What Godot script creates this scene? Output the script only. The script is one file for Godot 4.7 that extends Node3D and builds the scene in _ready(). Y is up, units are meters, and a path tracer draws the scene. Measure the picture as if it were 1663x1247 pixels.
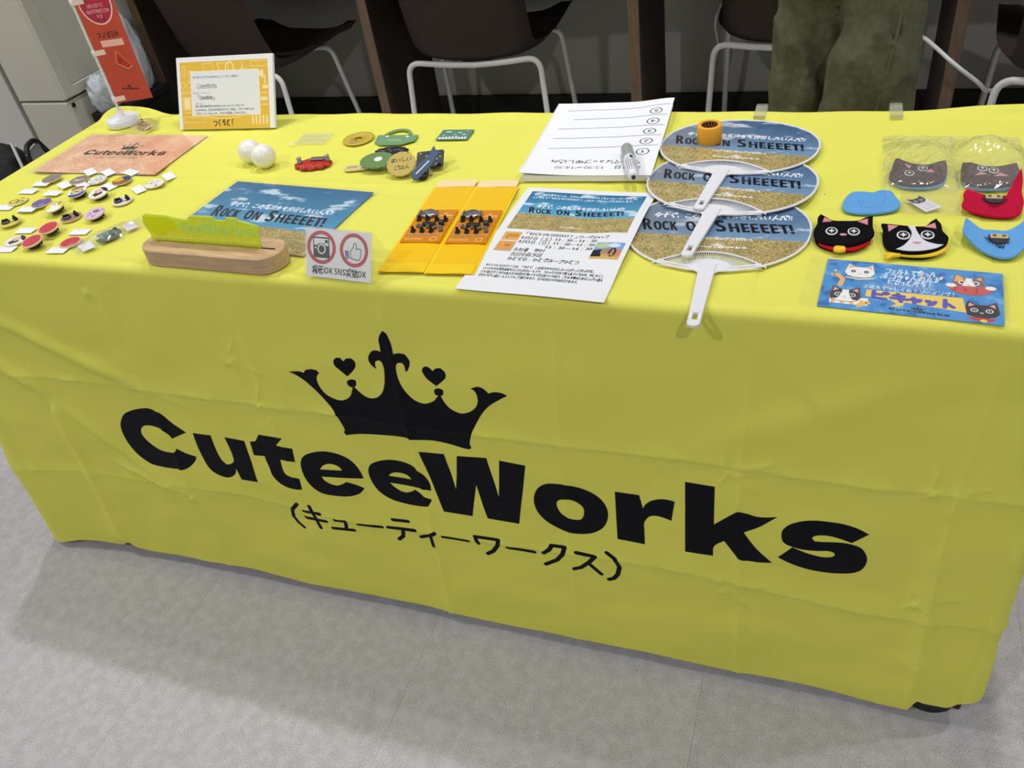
extends Node3D
# A craft stall: a folding table under a printed yellow cloth, in an event room lit by ceiling downlights.
# Metres; y up; x runs along the table's front edge from its left corner, z = 0 is the cloth's front face.

const TOP := 0.75          # the cloth's upper face
const REST := 0.7512       # where things lie on it

func _ready() -> void:
	# --- camera, environment, lamps, exposure
	var cam := Camera3D.new()
	cam.name = "camera"
	cam.position = Vector3(1.5088, 1.323, 0.818)
	cam.basis = Basis.from_euler(Vector3(-0.6751, 0.4323, -0.1732))
	cam.fov = 49.447
	cam.near = 0.02
	cam.far = 40.0
	add_child(cam)
	var env := Environment.new()
	env.background_mode = Environment.BG_COLOR
	env.background_color = Color(0.5, 0.5, 0.5)
	env.tonemap_mode = Environment.TONE_MAPPER_LINEAR
	env.tonemap_exposure = 0.64
	env.sdfgi_enabled = true
	env.ssao_enabled = true
	env.ssil_enabled = true
	var we := WorldEnvironment.new()
	we.name = "environment"
	we.environment = env
	add_child(we)
	# downlights sit on a grid: the rows behind the table and in front of it
	downlight(Vector3(-0.13, 3.9, -1.12), 6.0, "round ceiling downlight behind the table's left end", 40.0)
	downlight(Vector3(1.60, 3.9, -1.12), 6.0, "round ceiling downlight behind the table's right end", 40.0)
	downlight(Vector3(-0.3, 3.9, 2.8), 5.9, "round ceiling downlight in front of the table towards its left end")
	downlight(Vector3(2.8, 3.9, 2.7), 5.9, "round ceiling downlight in front of the table beyond its right end")
	downlight(Vector3(-1.9, 3.9, 0.2), 6.5, "round ceiling downlight left of the table by the left wall")
	downlight(Vector3(3.6, 3.9, -0.9), 4.0, "round ceiling downlight by the right wall past the table")
	materials()
	room()
	desk()
	chairs()
	locker()
	clutter()
	person()
	table()
	tablecloth()
	back_row()
	badges()
	centre_group()
	sheets_and_kits()
	fans()
	cats()


# ---------------------------------------------------------------- naming
var taken := {}

func numbered(called: String) -> String:
	var n: int = taken.get(called, 0)
	taken[called] = n + 1
	return called if n == 0 else "%s_%03d" % [called, n]

func tag(o: Node, label: String, category: String, group := "") -> Node:
	o.set_meta("label", label)
	o.set_meta("category", category)
	if group != "":
		o.set_meta("group", group)
	return o

func thing(called: String, label: String, category: String, at := Vector3.ZERO, turn := 0.0, group := "") -> Node3D:
	var o := Node3D.new()
	o.name = numbered(called)
	add_child(o)
	o.position = at
	o.rotation_degrees.y = turn
	tag(o, label, category, group)
	return o

func part(called: String, shape, m: Material, parent: Node) -> MeshInstance3D:
	var o := MeshInstance3D.new()
	o.name = called
	o.mesh = shape.commit() if shape is SurfaceTool else shape
	o.material_override = m
	parent.add_child(o, true)
	return o

func single(called: String, shape, m: Material, label: String, category: String, at := Vector3.ZERO, turn := 0.0, group := "") -> MeshInstance3D:
	var o := part(numbered(called), shape, m, self)
	o.position = at
	o.rotation_degrees.y = turn
	tag(o, label, category, group)
	return o

func structure(called: String, shape, m: Material, parent: Node = self) -> MeshInstance3D:
	var o := part(called, shape, m, parent)
	if parent == self:
		o.set_meta("kind", "structure")
	return o


# ---------------------------------------------------------------- shapes
func begin() -> SurfaceTool:
	var st := SurfaceTool.new()
	st.begin(Mesh.PRIMITIVE_TRIANGLES)
	return st

func done(st: SurfaceTool) -> ArrayMesh:
	st.generate_normals()
	return st.commit()

# corners counter-clockwise as seen from outside
func tri(st: SurfaceTool, a: Vector3, b: Vector3, c: Vector3, ua := Vector2.ZERO, ub := Vector2.ZERO, uc := Vector2.ZERO) -> void:
	st.set_uv(ua)
	st.add_vertex(a)
	st.set_uv(uc)
	st.add_vertex(c)
	st.set_uv(ub)
	st.add_vertex(b)

func quad(st: SurfaceTool, a: Vector3, b: Vector3, c: Vector3, d: Vector3) -> void:
	tri(st, a, b, c)
	tri(st, a, c, d)

# a box with chamfered edges
func add_box(st: SurfaceTool, centre: Vector3, size: Vector3, chamfer := 0.002, turn := Basis.IDENTITY) -> void:
	var h := size / 2
	var c: float = min(chamfer, min(h.x, min(h.y, h.z)) * 0.6)
	st.set_smooth_group(-1)
	var p := func(x: int, y: int, z: int, axis: int) -> Vector3:
		var v := Vector3(x * (h.x - (0.0 if axis == 0 else c)), y * (h.y - (0.0 if axis == 1 else c)), z * (h.z - (0.0 if axis == 2 else c)))
		return centre + turn * v
	for s in [-1, 1]:
		var f := [[p.call(s, -1, -1, 0), p.call(s, 1, -1, 0), p.call(s, 1, 1, 0), p.call(s, -1, 1, 0)],
			[p.call(-1, s, -1, 1), p.call(-1, s, 1, 1), p.call(1, s, 1, 1), p.call(1, s, -1, 1)],
			[p.call(-1, -1, s, 2), p.call(1, -1, s, 2), p.call(1, 1, s, 2), p.call(-1, 1, s, 2)]]
		for q in f:
			if s > 0: quad(st, q[0], q[1], q[2], q[3])
			else: quad(st, q[3], q[2], q[1], q[0])
	if c <= 0.0:
		return
	for a in [-1, 1]:
		for b in [-1, 1]:
			edge(st, [p.call(a, b, -1, 0), p.call(a, b, 1, 0), p.call(a, b, 1, 1), p.call(a, b, -1, 1)], centre)
			edge(st, [p.call(a, -1, b, 0), p.call(a, 1, b, 0), p.call(a, 1, b, 2), p.call(a, -1, b, 2)], centre)
			edge(st, [p.call(-1, a, b, 1), p.call(1, a, b, 1), p.call(1, a, b, 2), p.call(-1, a, b, 2)], centre)
			for d in [-1, 1]:
				edge(st, [p.call(a, b, d, 0), p.call(a, b, d, 1), p.call(a, b, d, 2)], centre)

# a face turned away from the middle
func edge(st: SurfaceTool, q: Array, centre: Vector3) -> void:
	var n: Vector3 = (q[1] - q[0]).cross(q[2] - q[0])
	if n.dot(q[0] - centre) < 0:
		q.reverse()
	tri(st, q[0], q[1], q[2])
	if q.size() > 3:
		tri(st, q[0], q[2], q[3])

func box(size: Vector3, chamfer := 0.002, centre := Vector3.ZERO, turn := Basis.IDENTITY) -> ArrayMesh:
	var st := begin()
	add_box(st, centre, size, chamfer, turn)
	return done(st)

# a tube along a path; radius may be a number or one per point
func add_tube(st: SurfaceTool, path: Array, radius, sides := 10, flat := 1.0) -> void:
	st.set_smooth_group(0)
	var rings := []
	var up := Vector3.UP
	for i in path.size():
		var t: Vector3 = (path[min(i + 1, path.size() - 1)] - path[max(i - 1, 0)]).normalized()
		if i == 0 and absf(t.dot(up)) > 0.9:
			up = Vector3.RIGHT
		var side := t.cross(up).normalized()
		up = side.cross(t).normalized()
		var r: float = radius[i] if radius is Array else radius
		var ring := []
		for k in sides:
			var a := TAU * k / sides
			ring.append(path[i] + (side * cos(a) + up * sin(a) * flat) * r)
		rings.append(ring)
	for i in rings.size() - 1:
		for k in sides:
			var l := (k + 1) % sides
			quad(st, rings[i][k], rings[i][l], rings[i + 1][l], rings[i + 1][k])
	st.set_smooth_group(-1)
	for k in range(1, sides - 1):
		tri(st, rings[0][0], rings[0][k + 1], rings[0][k])
		tri(st, rings[-1][0], rings[-1][k], rings[-1][k + 1])

func tube(path: Array, radius, sides := 10) -> ArrayMesh:
	var st := begin()
	add_tube(st, path, radius, sides)
	return done(st)

# points along a path with its corners rounded
func rounded(p: Array, r: float, n := 6) -> Array:
	var out := [p[0]]
	for i in range(1, p.size() - 1):
		var a: Vector3 = p[i] + (p[i - 1] - p[i]).normalized() * r
		var b: Vector3 = p[i] + (p[i + 1] - p[i]).normalized() * r
		for k in n + 1:
			var t := float(k) / n
			out.append(a.lerp(p[i], t).lerp(p[i].lerp(b, t), t))
	out.append(p[-1])
	return out

func smooth3(p: Array, n := 6) -> Array:
	var out := []
	for i in p.size() - 1:
		var a: Vector3 = p[max(i - 1, 0)]
		var d: Vector3 = p[min(i + 2, p.size() - 1)]
		for k in n:
			out.append(p[i].cubic_interpolate(p[i + 1], a, d, float(k) / n))
	out.append(p[-1])
	return out

# turned round the y axis; profile points are (radius, height), from the bottom up on the outside
func add_lathe(st: SurfaceTool, profile: Array, sides := 32, at := Vector3.ZERO, turn := Basis.IDENTITY, group := 0) -> void:
	st.set_smooth_group(group)
	for i in profile.size() - 1:
		for k in sides:
			var a := TAU * k / sides
			var b := TAU * (k + 1) / sides
			var p: Vector2 = profile[i]
			var q: Vector2 = profile[i + 1]
			quad(st, at + turn * Vector3(cos(a) * p.x, p.y, -sin(a) * p.x), at + turn * Vector3(cos(b) * p.x, p.y, -sin(b) * p.x), at + turn * Vector3(cos(b) * q.x, q.y, -sin(b) * q.x), at + turn * Vector3(cos(a) * q.x, q.y, -sin(a) * q.x))

func lathe(profile: Array, sides := 32) -> ArrayMesh:
	var st := begin()
	add_lathe(st, profile, sides)
	return done(st)

func disc(radius: float, low: float, high: float, chamfer := 0.0005, sides := 32) -> Array:
	return [Vector2(0, low), Vector2(radius - chamfer, low), Vector2(radius, low + chamfer), Vector2(radius, high - chamfer), Vector2(radius - chamfer, high), Vector2(0, high)]

# pairs of numbers -> points, scaled
func pts(a: Array, k := 0.001) -> PackedVector2Array:
	var out := PackedVector2Array()
	for i in range(0, a.size(), 2):
		out.append(Vector2(a[i], a[i + 1]) * k)
	return out

# an outline made smooth between its corners
func curved(p: PackedVector2Array, corner := 50.0, n := 4) -> PackedVector2Array:
	var c := p.size()
	var sharp := []
	for i in c:
		var a := p[i] - p[(i + c - 1) % c]
		var b := p[(i + 1) % c] - p[i]
		sharp.append(absf(a.angle_to(b)) > deg_to_rad(corner))
	var out := PackedVector2Array()
	for i in c:
		var j := (i + 1) % c
		var before: Vector2 = p[i] if sharp[i] else p[(i + c - 1) % c]
		var after: Vector2 = p[j] if sharp[j] else p[(j + 1) % c]
		if sharp[i]: before = p[i] - (p[j] - p[i])
		if sharp[j]: after = p[j] + (p[j] - p[i])
		for k in n:
			out.append(p[i].cubic_interpolate(p[j], before, after, float(k) / n))
	return out

func oval(rx: float, ry: float, n := 32, at := Vector2.ZERO) -> PackedVector2Array:
	var out := PackedVector2Array()
	for i in n:
		out.append(at + Vector2(cos(TAU * i / n) * rx, sin(TAU * i / n) * ry))
	return out

func rect(w: float, h: float, r := 0.0, at := Vector2.ZERO) -> PackedVector2Array:
	var out := PackedVector2Array()
	for q in 4:
		var c := Vector2([1, -1, -1, 1][q] * (w / 2 - r), [1, 1, -1, -1][q] * (h / 2 - r))
		if r <= 0.0:
			out.append(at + c)
		else:
			for k in 6:
				out.append(at + c + Vector2.from_angle(PI / 2 * (q + k / 5.0)) * r)
	return out

func scallop(rx: float, ry: float, bumps: int, deep: float) -> PackedVector2Array:
	var out := PackedVector2Array()
	for i in bumps * 8:
		var a := TAU * i / (bumps * 8)
		var k := 1.0 - deep + deep * absf(sin(a * bumps / 2.0))
		out.append(Vector2(cos(a) * rx, sin(a) * ry) * k)
	return out

# a flat piece: an outline in (x, z) raised from low to high, its top edge chamfered; uv spans `frame`. `lift` bends it: (x, z) -> extra height
func add_slab(st: SurfaceTool, outline: PackedVector2Array, low: float, high: float, chamfer := 0.0004, frame := Rect2(), lift = null, cell := 0.0) -> void:
	var p := outline
	if Geometry2D.is_polygon_clockwise(p):
		p = p.duplicate()
		p.reverse()
	var c := p.size()
	if frame.size == Vector2.ZERO:
		frame = Rect2(p[0], Vector2.ZERO)
		for v in p: frame = frame.expand(v)
	var inner := PackedVector2Array()
	for i in c:
		var a := (p[i] - p[(i + c - 1) % c]).normalized()
		var b := (p[(i + 1) % c] - p[i]).normalized()
		var n := (Vector2(a.y, -a.x) + Vector2(b.y, -b.x)).normalized()
		inner.append(p[i] - n * chamfer)
	var at := func(v: Vector2, y: float) -> Vector3: return Vector3(v.x, y + (lift.call(v) if lift != null else 0.0), v.y)
	var uv := func(v: Vector2) -> Vector2: return (v - frame.position) / frame.size
	st.set_smooth_group(-1)
	for i in c:
		var j := (i + 1) % c
		var sides := [[p[i], p[j], low, p[i], p[j], high - chamfer], [p[i], p[j], high - chamfer, inner[i], inner[j], high]]
		for s in sides:
			tri(st, at.call(s[0], s[2]), at.call(s[4], s[5]), at.call(s[1], s[2]), uv.call(s[0]), uv.call(s[4]), uv.call(s[1]))
			tri(st, at.call(s[0], s[2]), at.call(s[3], s[5]), at.call(s[4], s[5]), uv.call(s[0]), uv.call(s[3]), uv.call(s[4]))
	st.set_smooth_group(1 if lift != null else -1)
	var pieces := [inner]
	if cell > 0.0:                      # cut in cells, so that it can bend
		pieces = []
		var box_ := Rect2(inner[0], Vector2.ZERO)
		for v in inner: box_ = box_.expand(v)
		for gx in int(ceil(box_.size.x / cell)):
			for gy in int(ceil(box_.size.y / cell)):
				var o := box_.position + Vector2(gx, gy) * cell
				pieces.append_array(Geometry2D.intersect_polygons(inner, PackedVector2Array([o, o + Vector2(cell, 0), o + Vector2(cell, cell), o + Vector2(0, cell)])))
	for q in pieces:
		var t := Geometry2D.triangulate_polygon(q)
		for i in range(0, t.size(), 3):
			var a: Vector2 = q[t[i]]
			var b: Vector2 = q[t[i + 1]]
			var d: Vector2 = q[t[i + 2]]
			if (b - a).cross(d - a) > 0:
				var e := b
				b = d
				d = e
			tri(st, at.call(a, high), at.call(b, high), at.call(d, high), uv.call(a), uv.call(b), uv.call(d))
			tri(st, at.call(a, low), at.call(d, low), at.call(b, low), uv.call(a), uv.call(d), uv.call(b))

func slab(outline: PackedVector2Array, low: float, high: float, chamfer := 0.0004, frame := Rect2(), lift = null, cell := 0.0) -> ArrayMesh:
	var st := begin()
	add_slab(st, outline, low, high, chamfer, frame, lift, cell)
	return done(st)

# a sheet seen from above, uv over the whole of it, bent by `lift`
func sheet(w: float, d: float, thick: float, lift = null, n := 1, nz := 0) -> ArrayMesh:
	var st := begin()
	var m := nz if nz > 0 else n
	var f := func(i: int, j: int, y: float) -> Vector3:
		var v := Vector2((float(i) / n - 0.5) * w, (float(j) / m - 0.5) * d)
		return Vector3(v.x, y + (lift.call(v) if lift != null else 0.0), v.y)
	for s in 2:
		st.set_smooth_group(s)
		for i in n:
			for j in m:
				var c := [[i, j], [i, j + 1], [i + 1, j + 1], [i + 1, j]]
				if s == 1: c.reverse()
				var v := c.map(func(e): return f.call(e[0], e[1], thick if s == 0 else 0.0))
				var u := c.map(func(e): return Vector2(float(e[0]) / n, float(e[1]) / m))
				tri(st, v[0], v[1], v[2], u[0], u[1], u[2])
				tri(st, v[0], v[2], v[3], u[0], u[2], u[3])
	st.set_smooth_group(-1)
	for k in 2:
		for i in n:
			var j := 0 if k == 0 else m
			var q := [f.call(i, j, 0.0), f.call(i + 1, j, 0.0), f.call(i + 1, j, thick), f.call(i, j, thick)]
			if k == 0: q.reverse()
			quad(st, q[0], q[1], q[2], q[3])
		for j in m:
			var i := 0 if k == 0 else n
			var q := [f.call(i, j, 0.0), f.call(i, j + 1, 0.0), f.call(i, j + 1, thick), f.call(i, j, thick)]
			if k == 1: q.reverse()
			quad(st, q[0], q[1], q[2], q[3])
	return done(st)

# lettering that stands proud of a surface (in the xy plane, facing +z)
func letters(text: String, size: float, depth: float, bold := true) -> TextMesh:
	var t := TextMesh.new()
	t.font = face(bold)
	t.text = text
	t.font_size = 48
	t.pixel_size = size / 48.0
	t.depth = depth
	return t

var faces := {}
func face(bold: bool) -> SystemFont:
	if not faces.has(bold):
		var f := SystemFont.new()
		f.font_names = ["Droid Sans"]
		f.font_weight = 700 if bold else 400
		faces[bold] = f
	return faces[bold]


# ---------------------------------------------------------------- print: a canvas on which flat artwork is drawn
class Canvas:
	var im: Image
	var w: int
	var h: int

	func _init(width: int, height: int, back: Color) -> void:
		w = width
		h = height
		im = Image.create(w, h, false, Image.FORMAT_RGB8)
		im.fill(back)

	# fills outlines (non-zero winding) with soft edges
	func fill(outlines: Array, col: Color, even := false) -> void:
		var rows := {}
		for o in outlines:
			var n: int = o.size()
			for i in n:
				var a: Vector2 = o[i]
				var b: Vector2 = o[(i + 1) % n]
				var way := 1
				if a.y > b.y:
					var t := a
					a = b
					b = t
					way = -1
				var first: int = max(0, ceili(a.y * 4.0 - 0.5))
				var last: int = min(h * 4 - 1, ceili(b.y * 4.0 - 0.5) - 1)
				if last < first:
					continue
				var slope := (b.x - a.x) / (b.y - a.y)
				for s in range(first, last + 1):
					var y := (s + 0.5) / 4.0
					if not rows.has(s):
						rows[s] = []
					rows[s].append(Vector2(a.x + (y - a.y) * slope, way))
		var lines := {}
		for s in rows:
			lines[s / 4] = true
		for y in lines:
			var cover := {}
			for k in 4:
				var r = rows.get(y * 4 + k)
				if r == null:
					continue
				r.sort_custom(func(p, q): return p.x < q.x)
				var wind := 0
				var from := 0.0
				for v in r:
					var was: bool = wind != 0
					wind = (1 - wind) if even else wind + int(v.y)
					if not was and wind != 0:
						from = v.x
					elif was and wind == 0:
						var x0 := maxf(from, 0.0)
						var x1 := minf(v.x, w)
						if x1 <= x0:
							continue
						var i0 := int(x0)
						var i1 := mini(int(x1), w - 1)
						for i in range(i0, i1 + 1):
							cover[i] = cover.get(i, 0.0) + 0.25 * (minf(x1, i + 1.0) - maxf(x0, i))
			for i in cover:
				var c: float = minf(cover[i], 1.0) * col.a
				if c >= 0.99:
					im.set_pixel(i, y, col)
				elif c > 0.0:
					im.set_pixel(i, y, im.get_pixel(i, y).lerp(col, c))

	func line(path: PackedVector2Array, width: float, col: Color) -> void:
		fill(Canvas.thick(path, width), col)

	static func thick(path: PackedVector2Array, width: float) -> Array:
		var out := []
		for i in path.size():
			var dot := PackedVector2Array()
			for k in 10:
				dot.append(path[i] + Vector2.from_angle(TAU * k / 10) * width / 2)
			out.append(dot)
			if i and path[i] != path[i - 1]:
				var d := (path[i] - path[i - 1]).normalized() * width / 2
				var n := Vector2(-d.y, d.x)
				out.append(PackedVector2Array([path[i - 1] - n, path[i] - n, path[i] + n, path[i - 1] + n]))
		return out

	func ring(at: Vector2, rx: float, ry: float, width: float, col: Color) -> void:
		var path := PackedVector2Array()
		for k in 41:
			path.append(at + Vector2(cos(TAU * k / 40) * rx, sin(TAU * k / 40) * ry))
		line(path, width, col)

	func spot(at: Vector2, rx: float, ry: float, col: Color) -> void:
		var p := PackedVector2Array()
		for k in 28:
			p.append(at + Vector2(cos(TAU * k / 28) * rx, sin(TAU * k / 28) * ry))
		fill([p], col)

	func block(r: Rect2, col: Color) -> void:
		fill([PackedVector2Array([r.position, r.position + Vector2(r.size.x, 0), r.end, r.position + Vector2(0, r.size.y)])], col)

	func texture() -> ImageTexture:
		im.generate_mipmaps()
		return ImageTexture.create_from_image(im)

# outlines of Latin lettering, one em high, the baseline at 0, y down
var cut := {}
func latin(text: String, bold: bool) -> Array:
	var key := text + ("|b" if bold else "|r")
	if not cut.has(key):
		var t := TextMesh.new()
		t.font = face(bold)
		t.text = text
		t.font_size = 40
		t.pixel_size = 1.0 / 40.0
		t.depth = 0.0
		t.horizontal_alignment = HORIZONTAL_ALIGNMENT_LEFT
		var a := t.get_mesh_arrays()
		var out := []
		var far := 0.0
		if a.size() and a[Mesh.ARRAY_VERTEX] != null:
			var v: PackedVector3Array = a[Mesh.ARRAY_VERTEX]
			var ix: PackedInt32Array = a[Mesh.ARRAY_INDEX] if a[Mesh.ARRAY_INDEX] != null else PackedInt32Array(range(v.size()))
			for i in range(0, ix.size(), 3):
				var p := PackedVector2Array()
				for k in 3:
					p.append(Vector2(v[ix[i + k]].x, -v[ix[i + k]].y - 0.344))
					far = maxf(far, v[ix[i + k]].x)
				if (p[1] - p[0]).cross(p[2] - p[0]) < 0:
					p.reverse()
				out.append(p)
		cut[key] = [out, far]
	return cut[key]

# writes a line of mixed Japanese and Latin; `place` maps em units (baseline, y down) to pixels; returns the length in em
func write(c: Canvas, text: String, place: Transform2D, col: Color, weight := 0.09, bold := true, wide := 1.0) -> float:
	var x := 0.0
	var shapes := []
	var i := 0
	while i < text.length():
		var ch := text[i]
		if ch == "　":
			x += 1.0
		elif STROKES.has(ch):
			var scale := 0.62 if ch in "ァィゥェォッャュョっゃゅょ" else 0.92
			for s in STROKES[ch].split(" ", false):
				var path := PackedVector2Array()
				for k in range(0, s.length() - 1, 2):
					path.append(place * Vector2(x + (0.04 + int(s[k]) / 9.0 * scale), -0.86 * scale + int(s[k + 1]) / 9.0 * 0.98 * scale))
				shapes.append_array(Canvas.thick(path, weight * (0.62 if STROKES[ch].count(" ") > 6 else 1.0) * place.y.length()))
			x += (0.72 if scale < 0.9 else 1.0)
		else:
			var run := ""
			while i < text.length() and not STROKES.has(text[i]) and text[i] != "　":
				run += text[i]
				i += 1
			i -= 1
			var g := latin(run, bold)
			for p in g[0]:
				var q := PackedVector2Array()
				for v in p: q.append(place * Vector2(x + v.x * wide, v.y))
				shapes.append(q)
			x += g[1] * wide + 0.08
			if run.ends_with(" "):
				x += 0.2
		i += 1
	var turned := shapes.map(func(p):
		if Geometry2D.is_polygon_clockwise(p): p.reverse()
		return p)
	c.fill(turned, col)
	return x

# the same, fitted between two x
func write_fit(c: Canvas, text: String, x0: float, x1: float, base: float, size: float, col: Color, weight := 0.09, slant := 0.0, rise := 0.0, bold := true) -> void:
	var blank := Canvas.new(1, 1, Color.BLACK)
	var em := write(blank, text, Transform2D(Vector2(0.01, 0), Vector2(0, 0.01), Vector2(-9, -9)), col, weight, bold)
	var sx := (x1 - x0) / em
	write(c, text, Transform2D(Vector2(sx, rise * sx), Vector2(-slant * size, size), Vector2(x0, base)), col, weight, bold)

# the stall's crowned word mark, fitted to a width
func mark(c: Canvas, place: Transform2D, col: Color, kana := true, crown := true) -> void:
	for k in LOGO:
		if k == "crown" and not crown:
			continue
		if k == "kana":
			if kana:
				var shapes := []
				for s in LOGO[k]:
					shapes.append_array(Canvas.thick(place * pts(s), 0.0075 * place.x.length()))
				c.fill(shapes.map(func(p):
					if Geometry2D.is_polygon_clockwise(p): p.reverse()
					return p), col)
			continue
		var o := []
		for s in LOGO[k]:
			if k == "heart" and not crown:
				continue
			o.append(place * curved(pts(s)))
		if o.size():
			c.fill(o, col, true)

# the word mark's outlines, in millimetres on the cloth's front face
const LOGO := {
	"C": [[488,408,465,426,447,445,427,451,408,449,380,441,357,429,340,408,333,389,331,362,336,339,347,322,365,308,393,305,423,308,441,310,460,321,477,337,484,348,463,353,446,362,437,352,418,348,401,351,387,363,379,376,377,389,384,401,396,409,414,411,433,407,444,397,448,387]],
	"u": [[503,409,500,383,499,354,501,328,511,314,531,307,546,310,560,321,566,334,569,308,604,308,608,359,611,407,570,409,571,380,570,362,567,351,557,343,548,341,541,352,539,375,541,409]],
	"t": [[649,429,697,430,678,410,710,408,705,376,675,376,672,360,672,345,679,338,693,337,701,336,698,309,674,307,655,315,644,332,643,352,642,368,643,378,620,376,623,408,635,411,641,418]],
	"e1": [[832,358,831,373,826,390,815,404,797,412,773,413,747,405,728,394,717,379,713,359,715,337,724,317,740,306,764,305,790,308,811,317,821,326,827,334,812,341,796,345,788,339,776,333,764,334,754,340,749,350], [751,367,761,378,773,384,784,384,792,380,796,372]],
	"e2": [[957,355,957,372,951,387,942,397,931,408,912,413,892,412,871,405,855,395,847,381,845,364,848,342,858,325,876,314,899,310,922,310,941,315,948,323,954,334,943,337,933,344,925,349,918,343,907,338,897,339,887,346,880,356], [882,373,889,380,898,384,910,384,919,380,924,372]],
	"W": [[953,442,998,446,1003,367,1020,446,1069,450,1077,366,1090,449,1132,447,1104,311,1050,312,1041,385,1023,311,971,310]],
	"o": [[1170,416,1190,416,1213,412,1234,403,1247,389,1253,369,1250,347,1241,329,1225,315,1204,308,1184,308,1167,315,1150,328,1139,347,1136,368,1139,386,1147,402,1158,412], [1184,383,1196,384,1208,378,1215,368,1214,353,1209,343,1200,340,1189,342,1178,350,1173,364,1173,374,1177,380]],
	"r": [[1266,415,1302,415,1307,389,1311,398,1319,407,1329,413,1340,416,1354,415,1349,374,1340,377,1328,379,1318,376,1312,369,1308,358,1308,344,1308,313,1265,312]],
	"k": [[1369,458,1410,458,1410,380,1443,418,1455,415,1468,411,1481,412,1495,416,1483,402,1471,389,1452,375,1462,357,1474,339,1494,317,1477,313,1462,313,1447,315,1425,348,1411,333,1410,312,1369,312]],
	"s": [[1613,411,1598,419,1581,423,1563,423,1543,421,1526,415,1512,405,1504,392,1503,380,1506,368,1515,362,1532,359,1550,361,1566,365,1574,363,1575,358,1571,353,1558,350,1539,353,1519,360,1501,333,1520,323,1544,316,1567,315,1588,318,1605,325,1614,337,1617,354,1614,368,1606,381,1592,386,1577,386,1559,382,1547,380,1543,385,1545,390,1552,394,1564,396,1578,394,1594,389]],
	"crown": [[763,581,782,584,791,582,796,588,807,591,816,590,819,585,814,580,810,570,811,556,817,543,829,535,842,533,855,539,863,548,870,563,874,563,879,556,887,548,897,545,909,549,920,560,927,575,931,590,934,607,933,618,929,621,923,618,921,611,921,604,915,610,912,620,916,630,923,637,932,638,936,636,937,648,938,658,943,668,949,675,954,672,956,663,957,650,956,635,965,637,974,636,979,626,978,618,973,608,969,604,969,614,967,620,960,620,956,615,954,605,954,590,957,576,963,563,972,552,984,547,994,549,1005,556,1011,564,1017,566,1020,556,1026,545,1037,538,1047,537,1060,543,1070,553,1075,564,1076,577,1073,585,1068,588,1079,593,1088,591,1095,583,1104,587,1115,587,1123,583,1109,573,1092,559,1078,542,1066,522,1055,501,1047,478,1048,468,1044,464,1034,465,1011,470,985,472,950,468,932,470,890,468,859,465,837,460,828,457,825,464,829,470,825,496,822,512,811,531,800,549,786,567,773,577], [879,572,879,578,873,579,866,576,863,572,863,566,868,563,875,565], [1023,574,1023,579,1017,581,1010,578,1008,573,1008,568,1014,565,1020,568]],
	"heart": [[867,584,858,594,851,602,851,611,857,617,864,618,868,612,875,618,884,619,888,613,886,604,878,594], [1014,585,1002,596,997,606,997,613,1002,618,1008,618,1014,612,1019,617,1027,619,1033,612,1032,603,1025,595]],
	"kana": [[672,266,655,247,650,226,656,210,665,200], [682,250,715,250], [680,232,723,231], [698,266,705,210], [743,239,765,241,761,219], [732,215,776,218], [790,237,838,240], [864,264,894,266], [850,242,903,246], [879,241,874,222,864,212], [942,250,931,241,911,230], [932,239,932,212], [956,243,1004,245], [1019,261,1022,243], [1019,261,1061,263,1058,248,1047,229,1035,219], [1075,246,1122,246], [1154,270,1150,261,1138,248], [1154,270,1176,271,1171,253,1160,236,1139,220], [1195,264,1226,262,1214,243,1200,227,1188,221], [1213,242,1233,218], [1246,276,1258,266,1265,246,1261,226,1254,213,1245,207]],
}
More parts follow.
